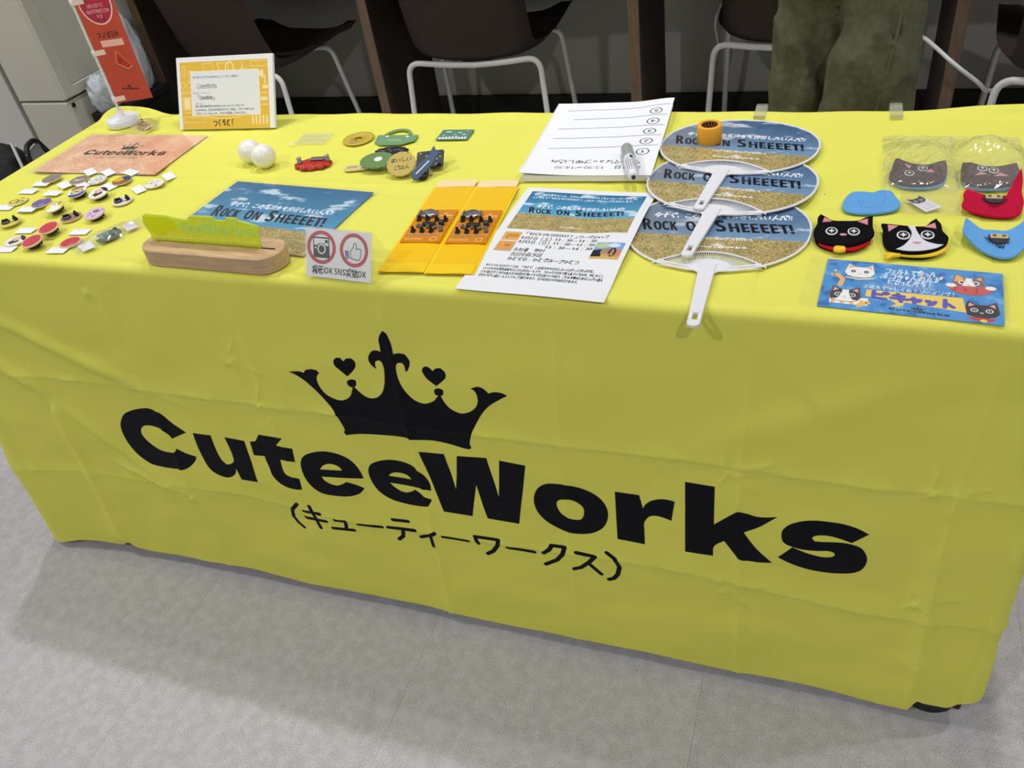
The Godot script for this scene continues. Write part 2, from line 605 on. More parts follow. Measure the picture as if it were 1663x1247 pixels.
# Japanese characters as strokes on a 10 x 10 grid: pairs of digits are points, blanks part the strokes
const STROKES := {
	"い": "12152738 727577", "う": "3161 143363746658 5839", "お": "1272 414827153655757867 7183", "か": "1363655748 40283719 7194", "が": "1353554738 30281809 6183 7062 9082", "き": "2262 1484 41576655 26284878", "く": "70246859",
	"ぐ": "70246859 8193 9082", "こ": "2272 16288878", "ご": "2262 16286878 8092 7093", "し": "2026385868 6886", "さ": "1373 51576555 26284878", "す": "0393 5055364757 5749", "た": "1252 41330819 5575 54687888", "だ": "1252 41330819 5575 54687888 7082 9092",
	"ち": "1373 40341545746758 5839", "っ": "143363757859 5929", "て": "1282 8245475859", "で": "1272 723546486869 8294 9293", "と": "3134 71244517286979", "な": "1252 41240617 7193 6168 4737285877", "に": "1119 4272 37487888", "の": "5145280615327286795879",
	"は": "1119 3383 7168 6847384888", "ひ": "134225273858687563 6395", "び": "134225273858687563 6385 7082 9092", "ふ": "4152 4356675949 1826 7688", "ま": "1373 2575 5058 5837285887", "み": "1242340607276488 7369", "も": "4144476979 1363 1565", "や": "1483766655 5053 3149",
	"る": "2171146474786857475868", "れ": "3039 12321609 154262688 8897", "ろ": "2171146484786949 4928", "を": "1272 41151535455557 7457587979", "ん": "5019264566678798", "め": "2147 5125073876844283", "あ": "1272 4147 6416284663848679", "え": "4152 2373294458688999", "ら": "3152 2225457577594939",
	"つ": "1373858759 5939", "ぬ": "2147 5125073876835283 7757686899", "ぎ": "2262 1464 41576655 26284878 8092", "ね": "3039 12321609 1542727868567889", "よ": "5057 5383 573728588", "り": "2226 7176583929",
	"子": "1282 8255 5559 5929 0595", "工": "1181 5158 0898", "デ": "2272 0595 5557483929 8193 9082", "む": "1262 3138284819 4858897868 7183", "器": "1141 1114 4144 1444 5181 5154 8184 5484 0595 4528 5578 1747 1719 1949 4749 5787 5759 5989 8789", "中": "2282 2226 8286 2686 5059", "品": "3070 3033 7073 3373 0545 0509 4549 0949 5595 5559 9599 5999", "ぜ": "1383 6166 36376859 3136 8193 9082", "一": "0595", "度": "5051 1292 1219 3474 3353 6366 4346 4666 3777 7749 4799", "軽": "1151 2272 1444 1347 4347 0858 3039 6191 9155 6198 5696 7599 5999",
	"ユ": "2272 7278 0898", "ニ": "2272 0898", "５": "8222 2224 243464758668 4928", "ゃ": "1483766655 5053 3149",
	"ア": "1181846352 5553481929", "イ": "81634519 5459", "ェ": "2282 5258 1898", "エ": "1181 5158 0898", "カ": "1383817859 5948 4044264919", "ガ": "1363 63675948 4044254809 7082 9092", "キ": "2373 1696 4169", "ク": "41331516 41818455792", "グ": "4133151 4171774859 8092 7082", "コ": "1282 8288 1888", "シ": "1123 1426 1978654982",
	"ジ": "1123 1426 19786583 7082 9092", "ス": "1282 82553719 5688", "ソ": "2234 8184675939", "タ": "4133 418175 7559 3465", "ッ": "2335 4345 83766849", "チ": "8113 0494 5253554739", "テ": "2272 0595 5557483929", "ト": "3139 3478", "ド": "3139 3478 7082 9092", "ネ": "4051 1383 83561709 5559 6788", "ハ": "3234241808 72746888",
	"フ": "1282 82867758594929", "プ": "1272 72766758594929 81928372 7281", "ブ": "1272 72766758594929 8092 7082", "ャ": "1483766655 3149", "ュ": "2272 7278 1898", "ョ": "2272 2575 2878 7278", "ラ": "2171 1383 83756758594939", "ル": "3134263819 6168 6886959", "レ": "2128 28587592", "ワ": "1215 12828576594939", "ン": "1133 1978675892",
	"ビ": "2028688 24647382 8092", "ピ": "21283888 2464 81928372 7281", "ィ": "81634519 5459", "ー": "0595", 
	"（": "8063666989", "）": "1033363919", "「": "3080 3035", "」": "6964 1969", "『": "3080 3035", "』": "6964 1969", "、": "1729", "。": "182729182", "・": "4546", "！": "4046 4849", "～": "1526445673 8492", "：": "4344 4748", "－": "1585", "★": "4079260694297 7940",
	"今": "5005 5095 3464 2676 7649", "気": "3012 2080 1262 1474 74799899 2658 5628", "持": "0242 2129 0747 5080 4292 6064 4494 4696 7589 5758", "録": "3003 3083 1343 0545 2329 0949 5181 8184 5484 4494 6469 5567 9658", "音": "5051 1181 3033 7173 0494 2525 2575 2529 7579 2777 2979", "可": "0191 8189 8979 2454 5457 2457 2757",
	"愛": "1080 1242 6282 1494 0496 3456 2576 4679 7609", "世": "0393 3138 5157 7157 3898", "界": "2272 2025 7075 2070 2575 5055 5608 5698 4719 6769", "作": "3004 2329 5034 4393 5359 5585 5787", "開": "1119 1141 4144 1444 6199 6191 6494 3575 3777 4649 6669", "催": "2004 1329 5053 3353 7393 5449 4494 4696 4898 6469", "成": "1292 1219 1545 4548 5099 8258", "月": "2129 2181 8189 2484 2686 1928", "日": "2129 2171 7179 2575 2979",
	"土": "2474 5059 0999", "参": "4022 2272 0494 4417 5487 6455 6546 7729", "加": "0242 2228 4249 2019 6268 6292 9298 6898", "費": "1080 1282 1484 3049 6049 2529 2575 7579 2777 2979", "無": "2003 1191 0494 0696 2126 4146 6166 8186 1929 3949 5969 7989", "料": "2129 0444 1237 3132 6172 5354 8089 5695", "各": "4013 3171 7126 2496 2529 2575 7579 2979", "回": "0109 0191 9199 0999 3337 3363 6367 3767", "定": "5051 0292 0204 9294 2474 5459 5686 2549 4999", "員": "2022 2070 7072 2272 1419 1484 8489 1686 1787 1989 3008",
	"組": "2004 3434 4202 2529 0618 3647 5059 5080 8089 5383 5686 4999", "家": "5051 0292 0204 9294 2474 4517 4569 5566 7659 3849", "族": "2021 0343 2329 2547 4739 5044 5393 6545 5595 7599 6749", "時": "0108 0131 3138 0434 0838 6064 4292 4494 4696 8689 5758", "再": "1090 2279 2272 7279 2474 0696 5056", "生": "3014 2282 5059 2585 0999", "出": "5058 2124 2474 7174 1519 1989 8589", "来": "1282 0595 5059 5518 5598 2334 7364", "基": "0191 2026 7076 2373 0696 5659 2878 1999", "板": "2029 0343 2316 2446 5191 5158 5364 8456 5689 5648",
	"腕": "0119 0131 3138 0434 6061 4292 4557 5375 7558 7398", "巻": "2032 7062 1383 0595 4309 6598 3666 6668 3868", "能": "2003 0343 1519 1545 4549 1747 6064 6484 8363 6569 6989 8568", "声": "5052 1181 2373 1519 1585 8587 1787 4557", "電": "1080 0292 0203 9293 5054 2333 6373 1484 1418 8488 1686 1888 4459 5999", "源": "0112 0314 0819 3191 3129 5373 5378 7378 5575 6569 4758 8798", "切": "0343 2027 2747 4181 8188 8868 6158", "記": "1151 0353 1444 1559 5181 8184 5484 5458 5898", "仲": "3004 2329 4282 4246 8286 4686 6069", "間": "1119 1141 4144 1444 6199 6191 6494 3438 3464 6468 3666 3868", "楽": "3050 3234 5254 0112 9182 0494 5459 5518 5598",
	"思": "2024 2070 7074 2474 2272 4044 0719 3637 3869 8697", "使": "3004 2329 4191 4346 4393 9396 4696 6065 6539 4599", "活": "0112 0314 0819 8041 3393 6166 4549 4585 8589 4989", "用": "1119 1181 8189 1484 1686 4149", "合": "5004 5094 3464 2629 2676 7679 2979", "計": "1141 0343 1545 1519 1949 4549 5393 7079", "秒": "3011 0242 2129 2316 2446 6066 5254 8294 8659", "撮": "0242 2129 0746 4151 4043 4080 8083 4383 3595 4469 6469 4667 6797 7589", "影": "1013 1050 5053 1353 0454 1517 1545 4547 1747 3739 8061 9364 9659", "投": "0242 2129 0746 5053 5080 8083 8393 4575 7548 5699", "稿": "3011 0242 2129 2316 2446 7072 4292 5355 5383 8385 5585 4749 4797 9799 6868 6888",
	"鼻": "3032 2262 2226 6266 2464 2666 1719 1787 8789 1989 3709 6769", "光": "5054 2033 8073 0494 4409 6469 6999", "導": "0112 0303 3191 4363 4346 6366 2080 0696 6649 2938", "糸": "5022 2264 7234 3575 5559 2718 7798", "申": "1116 1181 8186 1386 1686 5059", "込": "0112 0414 1418 1899 6036 5096", "体": "3004 2329 4292 6069 6246 6296 5777", "以": "2027 2745 5163 8075 7569", 
}

# ---------------------------------------------------------------- materials
var M := {}

func mat(col: Color, rough := 0.7, metal := 0.0, spec := 0.5) -> StandardMaterial3D:
	var m := StandardMaterial3D.new()
	m.albedo_color = col
	m.roughness = rough
	m.metallic = metal
	m.metallic_specular = spec
	return m

func printed(c: Canvas, rough := 0.5, spec := 0.5) -> StandardMaterial3D:
	var m := mat(Color.WHITE, rough, 0.0, spec)
	m.albedo_texture = c.texture()
	m.texture_repeat = false
	return m

func clear(alpha := 0.06, rough := 0.08, col := Color.WHITE) -> StandardMaterial3D:
	var m := mat(Color(col.r, col.g, col.b, alpha), rough)
	m.transparency = BaseMaterial3D.TRANSPARENCY_ALPHA
	if alpha < 0.034:
		m.metallic_specular = 0.3
	return m

func noise_tex(freq: float, ramp: Array, size := 512, octaves := 4, seed_ := 1, type := FastNoiseLite.TYPE_SIMPLEX_SMOOTH) -> NoiseTexture2D:
	var n := FastNoiseLite.new()
	n.noise_type = type
	n.frequency = freq
	n.fractal_octaves = octaves
	n.seed = seed_
	var t := NoiseTexture2D.new()
	t.width = size
	t.height = size
	t.seamless = true
	t.noise = n
	if ramp.size():
		var g := Gradient.new()
		g.offsets = PackedFloat32Array(ramp.map(func(e): return e[0]))
		g.colors = PackedColorArray(ramp.map(func(e): return e[1]))
		t.color_ramp = g
	return t

func grained(col_a: Color, col_b: Color, scale: Vector3, freq: float, rough: float, seed_ := 1) -> StandardMaterial3D:
	var m := mat(Color.WHITE, rough)
	m.albedo_texture = noise_tex(freq, [[0.25, col_a], [0.75, col_b]], 512, 5, seed_)
	m.uv1_triplanar = true
	m.uv1_world_triplanar = false
	m.uv1_scale = scale
	return m

func materials() -> void:
	M.white_metal = mat(Color(0.83, 0.83, 0.81), 0.35)
	M.chrome = mat(Color(0.75, 0.75, 0.76), 0.25, 0.9)
	M.black = mat(Color(0.045, 0.045, 0.05), 0.5)
	M.black_rubber = mat(Color(0.06, 0.06, 0.065), 0.6)
	M.white = mat(Color(0.9, 0.9, 0.91), 0.4)
	M.paper = mat(Color(0.93, 0.93, 0.94), 0.8)
	M.clear = clear()
	M.crinkled = clear(0.035, 0.10)
	M.brown = grained(Color(0.17, 0.115, 0.08), Color(0.20, 0.138, 0.098), Vector3(9, 9, 9), 0.05, 0.75, 5)
	M.wood = grained(Color(0.37, 0.295, 0.225), Color(0.43, 0.345, 0.265), Vector3(6, 0.5, 6), 0.03, 0.6, 9)
	M.dark_wood = grained(Color(0.17, 0.13, 0.10), Color(0.22, 0.17, 0.13), Vector3(6, 0.5, 6), 0.03, 0.6, 11)
	M.bamboo = grained(Color(0.74, 0.61, 0.46), Color(0.82, 0.69, 0.53), Vector3(1.2, 30, 10), 0.02, 0.5, 3)
	M.ivory = mat(Color(0.78, 0.765, 0.71), 0.5)
	M.wall_white = mat(Color(0.78, 0.77, 0.75), 0.85)
	M.wall_grey = mat(Color(0.66, 0.66, 0.635), 0.5)
	M.ceiling = mat(Color(0.86, 0.86, 0.85), 0.9)


# ---------------------------------------------------------------- the room
func downlight(at: Vector3, energy: float, label: String, beam := 82.0) -> void:
	var t := thing("ceiling_downlight", label, "ceiling light", at, 0.0, "ceiling downlights")
	var glow := mat(Color(1, 0.98, 0.94), 0.5)
	glow.emission_enabled = true
	glow.emission = Color(1, 0.97, 0.93)
	glow.emission_energy_multiplier = 1.5
	part("trim_ring", lathe([Vector2(0.062, 0.09), Vector2(0.062, 0.0), Vector2(0.066, -0.004), Vector2(0.08, -0.003), Vector2(0.082, 0.0), Vector2(0.082, 0.09)]), mat(Color(0.85, 0.85, 0.85), 0.4), t)
	part("lamp_face", lathe([Vector2(0.0, 0.03), Vector2(0.06, 0.03), Vector2(0.06, 0.06), Vector2(0.0, 0.06)]), glow, t)
	var l := SpotLight3D.new()
	l.name = "lamp"
	l.light_color = Color(0.985, 0.985, 1.0)
	l.light_energy = energy
	l.light_size = 0.06
	l.spot_angle = beam
	l.spot_angle_attenuation = 0.6 if beam > 60.0 else 1.0
	l.spot_range = 12.0
	l.spot_attenuation = 2.0
	l.shadow_enabled = true
	l.rotation_degrees.x = -90.0
	l.position.y = -0.01
	t.add_child(l)

func room() -> void:
	# carpet tiles, half a metre square, each its own piece
	var carpet := []
	for k in 3:
		var m := mat(Color.WHITE, 0.95, 0.0, 0.2)
		var g: float = [0.0, 0.012, -0.012][k]
		m.albedo_texture = noise_tex(0.16, [[0.15, Color(0.58 + g, 0.575 + g, 0.58 + g)], [0.4, Color(0.745 + g, 0.74 + g, 0.745 + g)], [0.6, Color(0.79 + g, 0.785 + g, 0.795 + g)], [0.9, Color(0.92 + g, 0.915 + g, 0.925 + g)]], 1024, 4, 21 + k)
		m.uv1_triplanar = true
		m.uv1_world_triplanar = true
		m.uv1_scale = Vector3(2.6, 2.6, 2.6)
		m.detail_enabled = true
		m.detail_blend_mode = BaseMaterial3D.BLEND_MODE_MUL
		m.detail_albedo = noise_tex(0.012, [[0.2, Color(0.945, 0.94, 0.93)], [0.5, Color(0.97, 0.968, 0.96)], [0.8, Color.WHITE]], 1024, 5, 31)
		m.heightmap_enabled = true
		m.heightmap_texture = noise_tex(0.25, [], 1024, 3, 41 + k)
		m.heightmap_scale = 0.12
		carpet.append(m)
	var floor_ := structure("floor", box(Vector3(7.4, 0.1, 7.3), 0.0, Vector3(0.9, -0.056, 1.35)), mat(Color(0.3, 0.3, 0.3), 0.95))
	var tile := box(Vector3(0.4998, 0.006, 0.4998), 0.0003)
	var rng := RandomNumberGenerator.new()
	rng.seed = 4
	for i in range(-6, 8):
		for j in range(-5, 7):
			var p := part("carpet_tile", tile, carpet[rng.randi() % 3], floor_)
			p.position = Vector3(0.65 + i * 0.5, -0.003, 0.041 - 0.25 + j * 0.5)
	var shell := func(called: String, size: Vector3, at: Vector3, m: Material): structure(called, box(size, 0.0, at), m)
	shell.call("ceiling", Vector3(7.4, 0.1, 7.3), Vector3(0.9, 4.04, 1.35), M.ceiling)
	shell.call("wall_back", Vector3(7.4, 4.1, 0.1), Vector3(0.9, 2.0, -2.35), M.wall_grey)
	shell.call("wall_front", Vector3(7.4, 4.1, 0.1), Vector3(0.9, 2.0, 5.05), M.wall_white)
	shell.call("wall_left", Vector3(0.1, 4.1, 7.3), Vector3(-2.85, 2.0, 1.35), M.wall_white)
	shell.call("wall_right", Vector3(0.1, 4.1, 7.3), Vector3(4.65, 2.0, 1.35), M.wall_white)
	shell.call("baseboard_back", Vector3(7.3, 0.12, 0.02), Vector3(0.9, 0.06, -2.29), mat(Color(0.09, 0.09, 0.09), 0.6))
	# a white partition flush with the locker's side
	shell.call("wall_partition", Vector3(1.64, 3.98, 0.12), Vector3(-1.98, 1.99, -1.37), M.wall_white)

# the long desk along the back wall: a top carried on panels
func desk() -> void:
	var t := thing("long_desk", "long wooden desk along the grey back wall, carried on upright panels", "desk", Vector3(0.9, 0, -1.98))
	part("desk_top", box(Vector3(4.24, 0.04, 0.6), 0.002, Vector3(0.335, 0.79, 0.0)), M.wood, t)
	for x in [-0.862, 0.052, 0.935, 1.803, 2.68]:
		var leg := part("leg_panel", box(Vector3(0.03, 0.768, 0.40), 0.001, Vector3(x - 0.9, 0.386, 0.075)), M.dark_wood, t)
		part("front_edging", box(Vector3(0.033, 0.768, 0.006), 0.001, Vector3(x - 0.9, 0.386, 0.278)), M.wood, leg)

# ---------------------------------------------------------------- chairs: local -z is where the sitter faces
func make_chair() -> Node3D:
	var t := thing("shell_chair", "", "chair")
	# the shell: a seat that turns up into a backrest, edges curling up at the sides
	var profile := smooth3([Vector3(0, 0.450, -0.31), Vector3(0, 0.462, -0.27), Vector3(0, 0.455, -0.10), Vector3(0, 0.450, 0.05), Vector3(0, 0.470, 0.135), Vector3(0, 0.56, 0.18), Vector3(0, 0.70, 0.215), Vector3(0, 0.86, 0.25)], 6)
	var n := profile.size()
	var grid := func(layer: int) -> Array:
		var out := []
		for i in n:
			var u := float(i) / (n - 1)
			var tan_: Vector3 = (profile[min(i + 1, n - 1)] - profile[max(i - 1, 0)]).normalized()
			var nor := Vector3(0, -tan_.z, tan_.y) * -1.0
			if u < 0.2: nor = nor.lerp(Vector3(0, 1, 0), 0.5)
			var half := lerpf(0.247, 0.208, smoothstep(0.30, 0.62, u))
			var ends := minf(u, 1.0 - u) * 9.0
			if ends < 1.0: half *= 0.78 + 0.22 * sqrt(1.0 - (1.0 - ends) * (1.0 - ends))
			var row := []
			for k in 17:
				var s := k / 8.0 - 1.0
				var curl := pow(absf(s), 3.0) * lerpf(0.034, 0.028, u)
				row.append(profile[i] + Vector3(s * half, 0, 0) + Vector3(0, nor.y, nor.z).normalized() * (curl + (0.0 if layer == 0 else -0.022 * sqrt(maxf(0.0, 1.0 - pow(absf(s), 6.0))))))
			out.append(row)
		return out
	var top: Array = grid.call(0)
	var under: Array = grid.call(1)
	var st := begin()
	for layer in 2:
		st.set_smooth_group(layer)
		var g: Array = top if layer == 0 else under
		for i in n - 1:
			for k in 16:
				if layer == 0: quad(st, g[i][k], g[i][k + 1], g[i + 1][k + 1], g[i + 1][k])
				else: quad(st, g[i + 1][k], g[i + 1][k + 1], g[i][k + 1], g[i][k])
	st.set_smooth_group(-1)
	for k in 16:
		quad(st, under[0][k], under[0][k + 1], top[0][k + 1], top[0][k])
		quad(st, top[n - 1][k], top[n - 1][k + 1], under[n - 1][k + 1], under[n - 1][k])
	part("seat_shell", done(st), M.brown, t)
	for s in [-1, 1]:
		for z in [[0.15, 0.165], [-0.14, -0.2]]:
			var path := rounded([Vector3(s * 0.255, 0.0, z[1] + signf(z[0]) * 0.02), Vector3(s * 0.23, 0.447, z[0]), Vector3(s * 0.10, 0.434, z[0]), Vector3(0.0, 0.430, z[0])], 0.045)
			var leg := part("leg", tube(path, 0.0095, 12), M.white_metal, t)
			var foot := part("foot", lathe(disc(0.012, 0.0, 0.012, 0.002, 16), 16), M.black_rubber, leg)
			foot.position = Vector3(s * 0.255, 0.0, z[1] + signf(z[0]) * 0.02)
	part("seat_bracket", box(Vector3(0.10, 0.012, 0.22), 0.003, Vector3(0, 0.430, 0.0)), M.black, t)
	return t

func chairs() -> void:
	var first := make_chair()
	var spots := [[0.375, -1.905, 2.5, "brown shell chair on white legs, between the two desk panels behind the notepad's left"],
		[-0.505, -1.84, -9.0, "brown shell chair on white legs, behind the white-framed yellow card"],
		[1.385, -1.98, -2.0, "brown shell chair half hidden behind the olive trousers"],
		[2.135, -1.64, -6.0, "brown shell chair cut by the frame, pulled out beside the right-hand desk panel"]]
	for i in spots.size():
		var s: Array = spots[i]
		var c := first
		if i:
			c = first.duplicate()
			c.name = numbered("shell_chair")
			add_child(c)
		c.position = Vector3(s[0], 0, s[1])
		c.rotation_degrees.y = s[2]
		tag(c, s[3], "chair", "shell chairs at the long desk")
	var cable := begin()
	add_tube(cable, smooth3([Vector3(1.075, 0.008, -2.24), Vector3(1.085, 0.19, -2.22), Vector3(1.115, 0.32, -2.19), Vector3(1.11, 0.42, -2.17), Vector3(1.16, 0.53, -2.18), Vector3(1.27, 0.70, -2.21), Vector3(1.28, 0.765, -2.22)], 6), 0.005, 8)
	single("white_cable", done(cable), M.white_metal, "thin white cable hanging down beside the middle desk panel", "cable")
	var lead := begin()
	add_tube(lead, smooth3([Vector3(1.60, 0.765, -2.1), Vector3(1.62, 0.52, -2.02), Vector3(1.76, 0.47, -1.66), Vector3(1.86, 0.40, -1.62), Vector3(1.90, 0.36, -1.66), Vector3(2.0, 0.33, -1.80), Vector3(2.2, 0.2, -2.0), Vector3(2.3, 0.01, -2.1)], 6), 0.0055, 8)
	single("white_lead", done(lead), M.white_metal, "white lead swinging from behind the trousers to the right-hand chair's legs", "cable")

# ---------------------------------------------------------------- lockers and what stands at the left
func locker() -> void:
	var t := thing("steel_locker", "ivory steel locker with a recessed door above a low drawer, beside the desk", "locker", Vector3(-1.035, 0, -1.79))
	# side towards the camera is its end panel, the doors face right
	part("lower_body", box(Vector3(0.21, 0.484, 0.96), 0.004, Vector3(0, 0.25, 0)), M.ivory, t)
	part("upper_body", box(Vector3(0.21, 1.30, 0.96), 0.004, Vector3(0, 1.148, 0)), M.ivory, t)
	part("plinth", box(Vector3(0.20, 0.01, 0.94), 0.001, Vector3(0, 0.005, 0)), M.black, t)
	var drawer := part("drawer", box(Vector3(0.008, 0.462, 0.94), 0.003, Vector3(0.105, 0.252, 0.005)), M.ivory, t)
	var lock := part("lock", lathe(disc(0.008, 0.0, 0.004, 0.001, 20), 20), M.black, drawer)
	lock.position = Vector3(0.109, 0.478, 0.461)
	lock.rotation_degrees.z = -90.0
	# a frame round the recessed door
	var frame := begin()
	for z in [0.455, -0.455]:
		add_box(frame, Vector3(0.108, 1.148, z), Vector3(0.012, 1.29, 0.05), 0.003)
	for y in [0.5185, 1.77]:
		add_box(frame, Vector3(0.108, y, 0), Vector3(0.012, 0.035, 0.86), 0.003)
	var fr := part("door_frame", done(frame), M.ivory, t)
	part("door", box(Vector3(0.004, 1.22, 0.856), 0.001, Vector3(0.106, 1.148, 0)), M.ivory, fr)

func crumple(r: Vector3, seed_: int, rough := 0.35) -> ArrayMesh:
	var n := FastNoiseLite.new()
	n.seed = seed_
	n.frequency = 1.1
	n.fractal_octaves = 2
	var st := begin()
	st.set_smooth_group(0)
	var f := func(i: int, j: int) -> Vector3:
		var a := TAU * (i % 36) / 36.0
		var b := PI * (j / 20.0 - 0.5)
		var d := Vector3(cos(a) * cos(b), sin(b), sin(a) * cos(b))
		var k := 1.0 + rough * (1.0 - 2.0 * absf(n.get_noise_3dv(d * 1.25))) * 0.5 - rough * 0.3
		var v := d * r * k
		v.y = maxf(v.y, -r.y * 0.75)
		return v
	for i in 36:
		for j in 20:
			quad(st, f.call(i, j), f.call(i, j + 1), f.call(i + 1, j + 1), f.call(i + 1, j))
	return done(st)

func clutter() -> void:
	# on the floor between locker and desk: bags
	var film := mat(Color(0.72, 0.74, 0.75), 0.35)
	var crate := thing("storage_crate", "dark grey storage crate standing on the floor between locker and desk", "crate", Vector3(-0.728, 0, -1.56))
	var cb := begin()
	for s in [-1, 1]:
		add_box(cb, Vector3(s * 0.056, 0.15, 0), Vector3(0.010, 0.28, 0.24), 0.003)
		add_box(cb, Vector3(0, 0.15, s * 0.116), Vector3(0.102, 0.28, 0.010), 0.003)
	add_box(cb, Vector3(0, 0.008, 0), Vector3(0.104, 0.014, 0.23), 0.003)
	part("crate_body", done(cb), mat(Color(0.10, 0.105, 0.10), 0.5), crate)
	part("rim", tube(rounded([Vector3(-0.058, 0.295, 0), Vector3(-0.058, 0.295, 0.12), Vector3(0.058, 0.295, 0.12), Vector3(0.058, 0.295, -0.12), Vector3(-0.058, 0.295, -0.12), Vector3(-0.058, 0.295, 0)], 0.02), 0.007, 8), mat(Color(0.10, 0.105, 0.10), 0.5), crate)
	single("plastic_bag", crumple(Vector3(0.042, 0.185, 0.085), 3), mat(Color(0.27, 0.29, 0.26), 0.5), "grey-green crumpled bag standing in the dark crate", "bag", Vector3(-0.728, 0.155, -1.56))
	single("white_carrier_bag", crumple(Vector3(0.042, 0.15, 0.05), 8, 0.5), film, "crumpled white carrier bag behind the red flag, standing on the black carton", "bag", Vector3(-0.848, 0.545, -1.595))
	single("white_plastic_bag", crumple(Vector3(0.045, 0.07, 0.06), 12, 0.5), film, "small white plastic bag against the locker drawer", "bag", Vector3(-0.862, 0.482, -1.42))
	var box_ := thing("black_carton", "black carton under the small white plastic bag by the locker", "carton", Vector3(-0.855, 0, -1.515))
	part("carton_body", box(Vector3(0.11, 0.40, 0.29), 0.004, Vector3(0, 0.2, 0)), M.black, box_)
	part("carton_lid", box(Vector3(0.114, 0.03, 0.294), 0.003, Vector3(0, 0.415, 0)), M.black, box_)
	# beyond the table's left end: a folding chair with a bag on it and a white stick leaning on its back
	var ch := thing("folding_chair", "black-framed folding chair with a pale mesh back beyond the table's left end", "chair", Vector3(-0.865, 0, -0.88), 24.0)
	var fr := begin()
	add_tube(fr, rounded([Vector3(0.12, 0.20, 0.03), Vector3(0.12, 0.496, -0.02), Vector3(0.12, 0.496, -0.10), Vector3(0.12, 0.20, -0.30)], 0.03), 0.008, 10)
	part("back_frame", done(fr), M.black, ch)
	part("back_mesh", box(Vector3(0.006, 0.25, 0.10), 0.001, Vector3(0.12, 0.355, -0.06)), mat(Color(0.55, 0.57, 0.56), 0.8), ch)
	part("seat", box(Vector3(0.30, 0.03, 0.30), 0.01, Vector3(-0.03, 0.26, -0.14)), M.black, ch)
	for p in [[-0.16, 0.0], [-0.16, -0.28], [0.12, 0.02], [0.12, -0.29]]:
		part("leg", tube([Vector3(p[0], 0.0, p[1]), Vector3(p[0] * 0.9, 0.25, p[1] * 0.9 - 0.01)], 0.009, 10), M.black, ch)
	single("black_bag", crumple(Vector3(0.10, 0.12, 0.10), 5, 0.25), mat(Color(0.03, 0.03, 0.035), 0.7), "black cloth bag lying on the folding chair", "bag", Vector3(-0.93, 0.372, -0.965))
	single("white_stick", tube([Vector3(-0.735, 0.0, -0.80), Vector3(-0.765, 0.30, -0.90), Vector3(-0.81, 0.513, -0.95)], [0.006, 0.006, 0.0045], 10), M.white_metal, "slim white stick leaning beside the folding chair's back", "stick")

